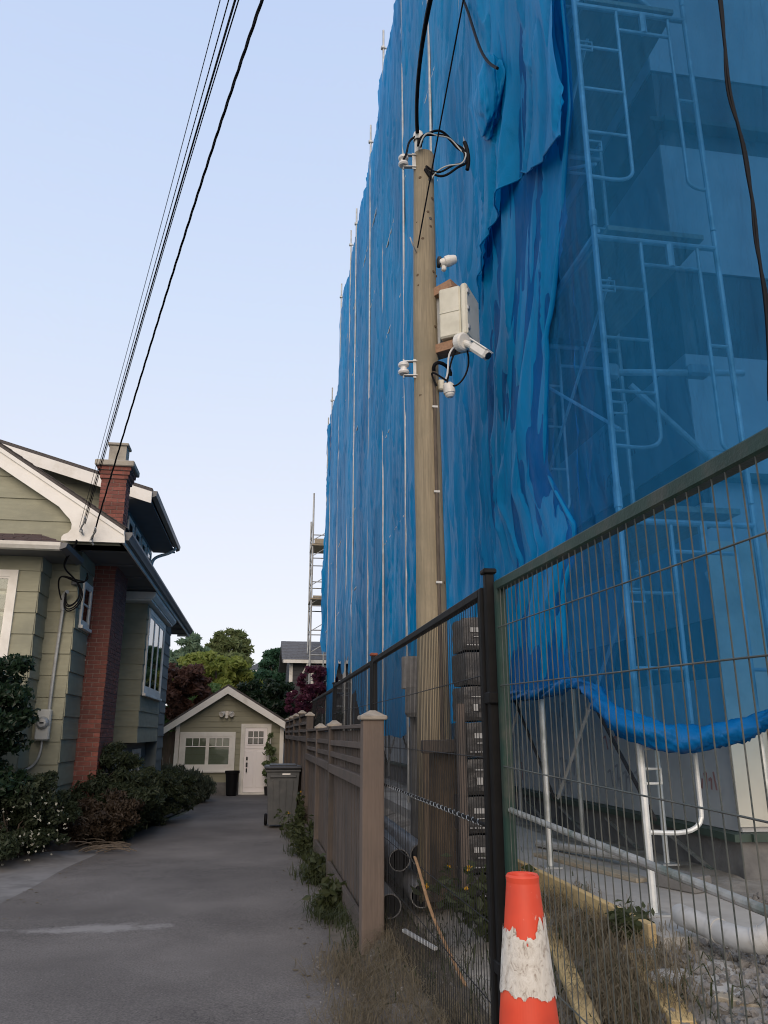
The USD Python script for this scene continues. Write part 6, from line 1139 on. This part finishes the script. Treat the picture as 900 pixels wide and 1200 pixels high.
# ------------------------------------------------------------------ overhead wires
def parab(a, m, b, n=50):
    """Curve through three points, run on to the last."""
    a, m, b = (np.asarray(p, float) for p in (a, m, b)); k = np.linalg.norm(m - a) / (np.linalg.norm(m - a) + np.linalg.norm(b - m)); t = np.linspace(0, 1, n)[:, None]
    c = (m - a * (1 - k) - b * k) / (k * (k - 1)); return a * (1 - t) + b * t + c * t * (t - 1)
HY = 12.12
def wire(lab, px, r_, dy=0.0):
    (xa, ya), (xm, ym), (xb, yb2) = px; a, m, b = at(xa, ya, Y=HY + dy), at(xm, ym, Y=7.2), at(xb, yb2, Y=4.1); e = b + (b - m) / np.linalg.norm(b - m) * 7
    P = parab(a, m, b); P = np.vstack([P, [b + (e - b) * 0.5, e]]); obj('overhead_wire', MB().tube(P, r_, 6), 'black_rubber', None, lab, 'wire'); return P
wire('leftmost thin overhead wire running from the house gable up across the sky', ((93, 618), (190, 258), (258, 0)), 0.0035)
wire('second thin overhead wire from the left running up from the house gable', ((96, 617), (196, 258), (268, 0)), 0.0045)
wire('thickest dark overhead wire running up from the house gable', ((98, 615), (200, 258), (275, 2)), 0.008)
wire('thin overhead wire lying close beside the thickest dark wire', ((100, 614), (202, 258), (279, 2)), 0.005)
P = wire('twisted overhead service cable to the right of the straight wires', ((108, 632), (222, 258), (307, 0)), 0.007, 0.02)
q_ = spline(P[:51], 400); a = np.linspace(0, 90, 400)
prim = stage.GetPrimAtPath('/World/overhead_wire_004'); stage.RemovePrim('/World/overhead_wire_004'); m = MB()
for ph in (0, 2.1, 4.2): m.tube(np.vstack([q_ + 0.0075 * np.stack([np.cos(a + ph), 0 * a, np.sin(a + ph)], 1), [P[-1]]]), 0.006, 6)
obj('twisted_service_cable', m, 'black_rubber', None, 'twisted overhead service cable to the right of the straight wires', 'wire')
for j, (x, y, dy) in enumerate(((95, 622, 0), (107, 634, 0))):
    c = at(x, y, Y=12.10); obj('wire_dead_end', MB().tube(spline([c + (0.03, 0.04, -0.05), c + (0.0, 0, 0.0), c + (0.04, -0.12, 0.06), c + (0.10, -0.3, 0.14)], 12), 0.014, 7).lathe([(0, -.03), (0.028, -.02), (0.028, .02), (0, .03)], c, 12), 'galv', None, ('clamp holding the straight wires to the house gable board', 'clamp holding the twisted cable to the end of the house gable board')[j], 'clamp')
ms = np.array([PX_ - 0.075, PY - 0.03, ptop + 0.24])
for j, (dx, r_) in enumerate(((0, 0.013), (0.02, 0.010))):
    b = at(503 + 3 * j, 0, Y=4.9); P = parab(ms + (dx, 0, 0), at(490 + 2 * j, 84, Y=5.75), b); P = np.vstack([P, [b + (b - P[-8]) * 12]])
    obj('pole_wire', MB().tube(P, r_, 6), 'black_rubber', None, ('thick dark wire rising from the white mast on the utility pole', 'thinner dark wire beside the thick wire above the utility pole')[j], 'wire')
a = on_pole(487, at(487, 298, Y=PY)[2], 0.02) + (0.0, -0.02, 0); b = at(543, 0, Y=4.9); P = np.vstack([parab(a, at(516, 145, Y=5.8), b, 30), [b + (b - a) * 3]])
obj('pole_wire', MB().tube(P, 0.0075, 6), 'black_rubber', None, 'thin wire slanting up right from the side of the utility pole', 'wire')
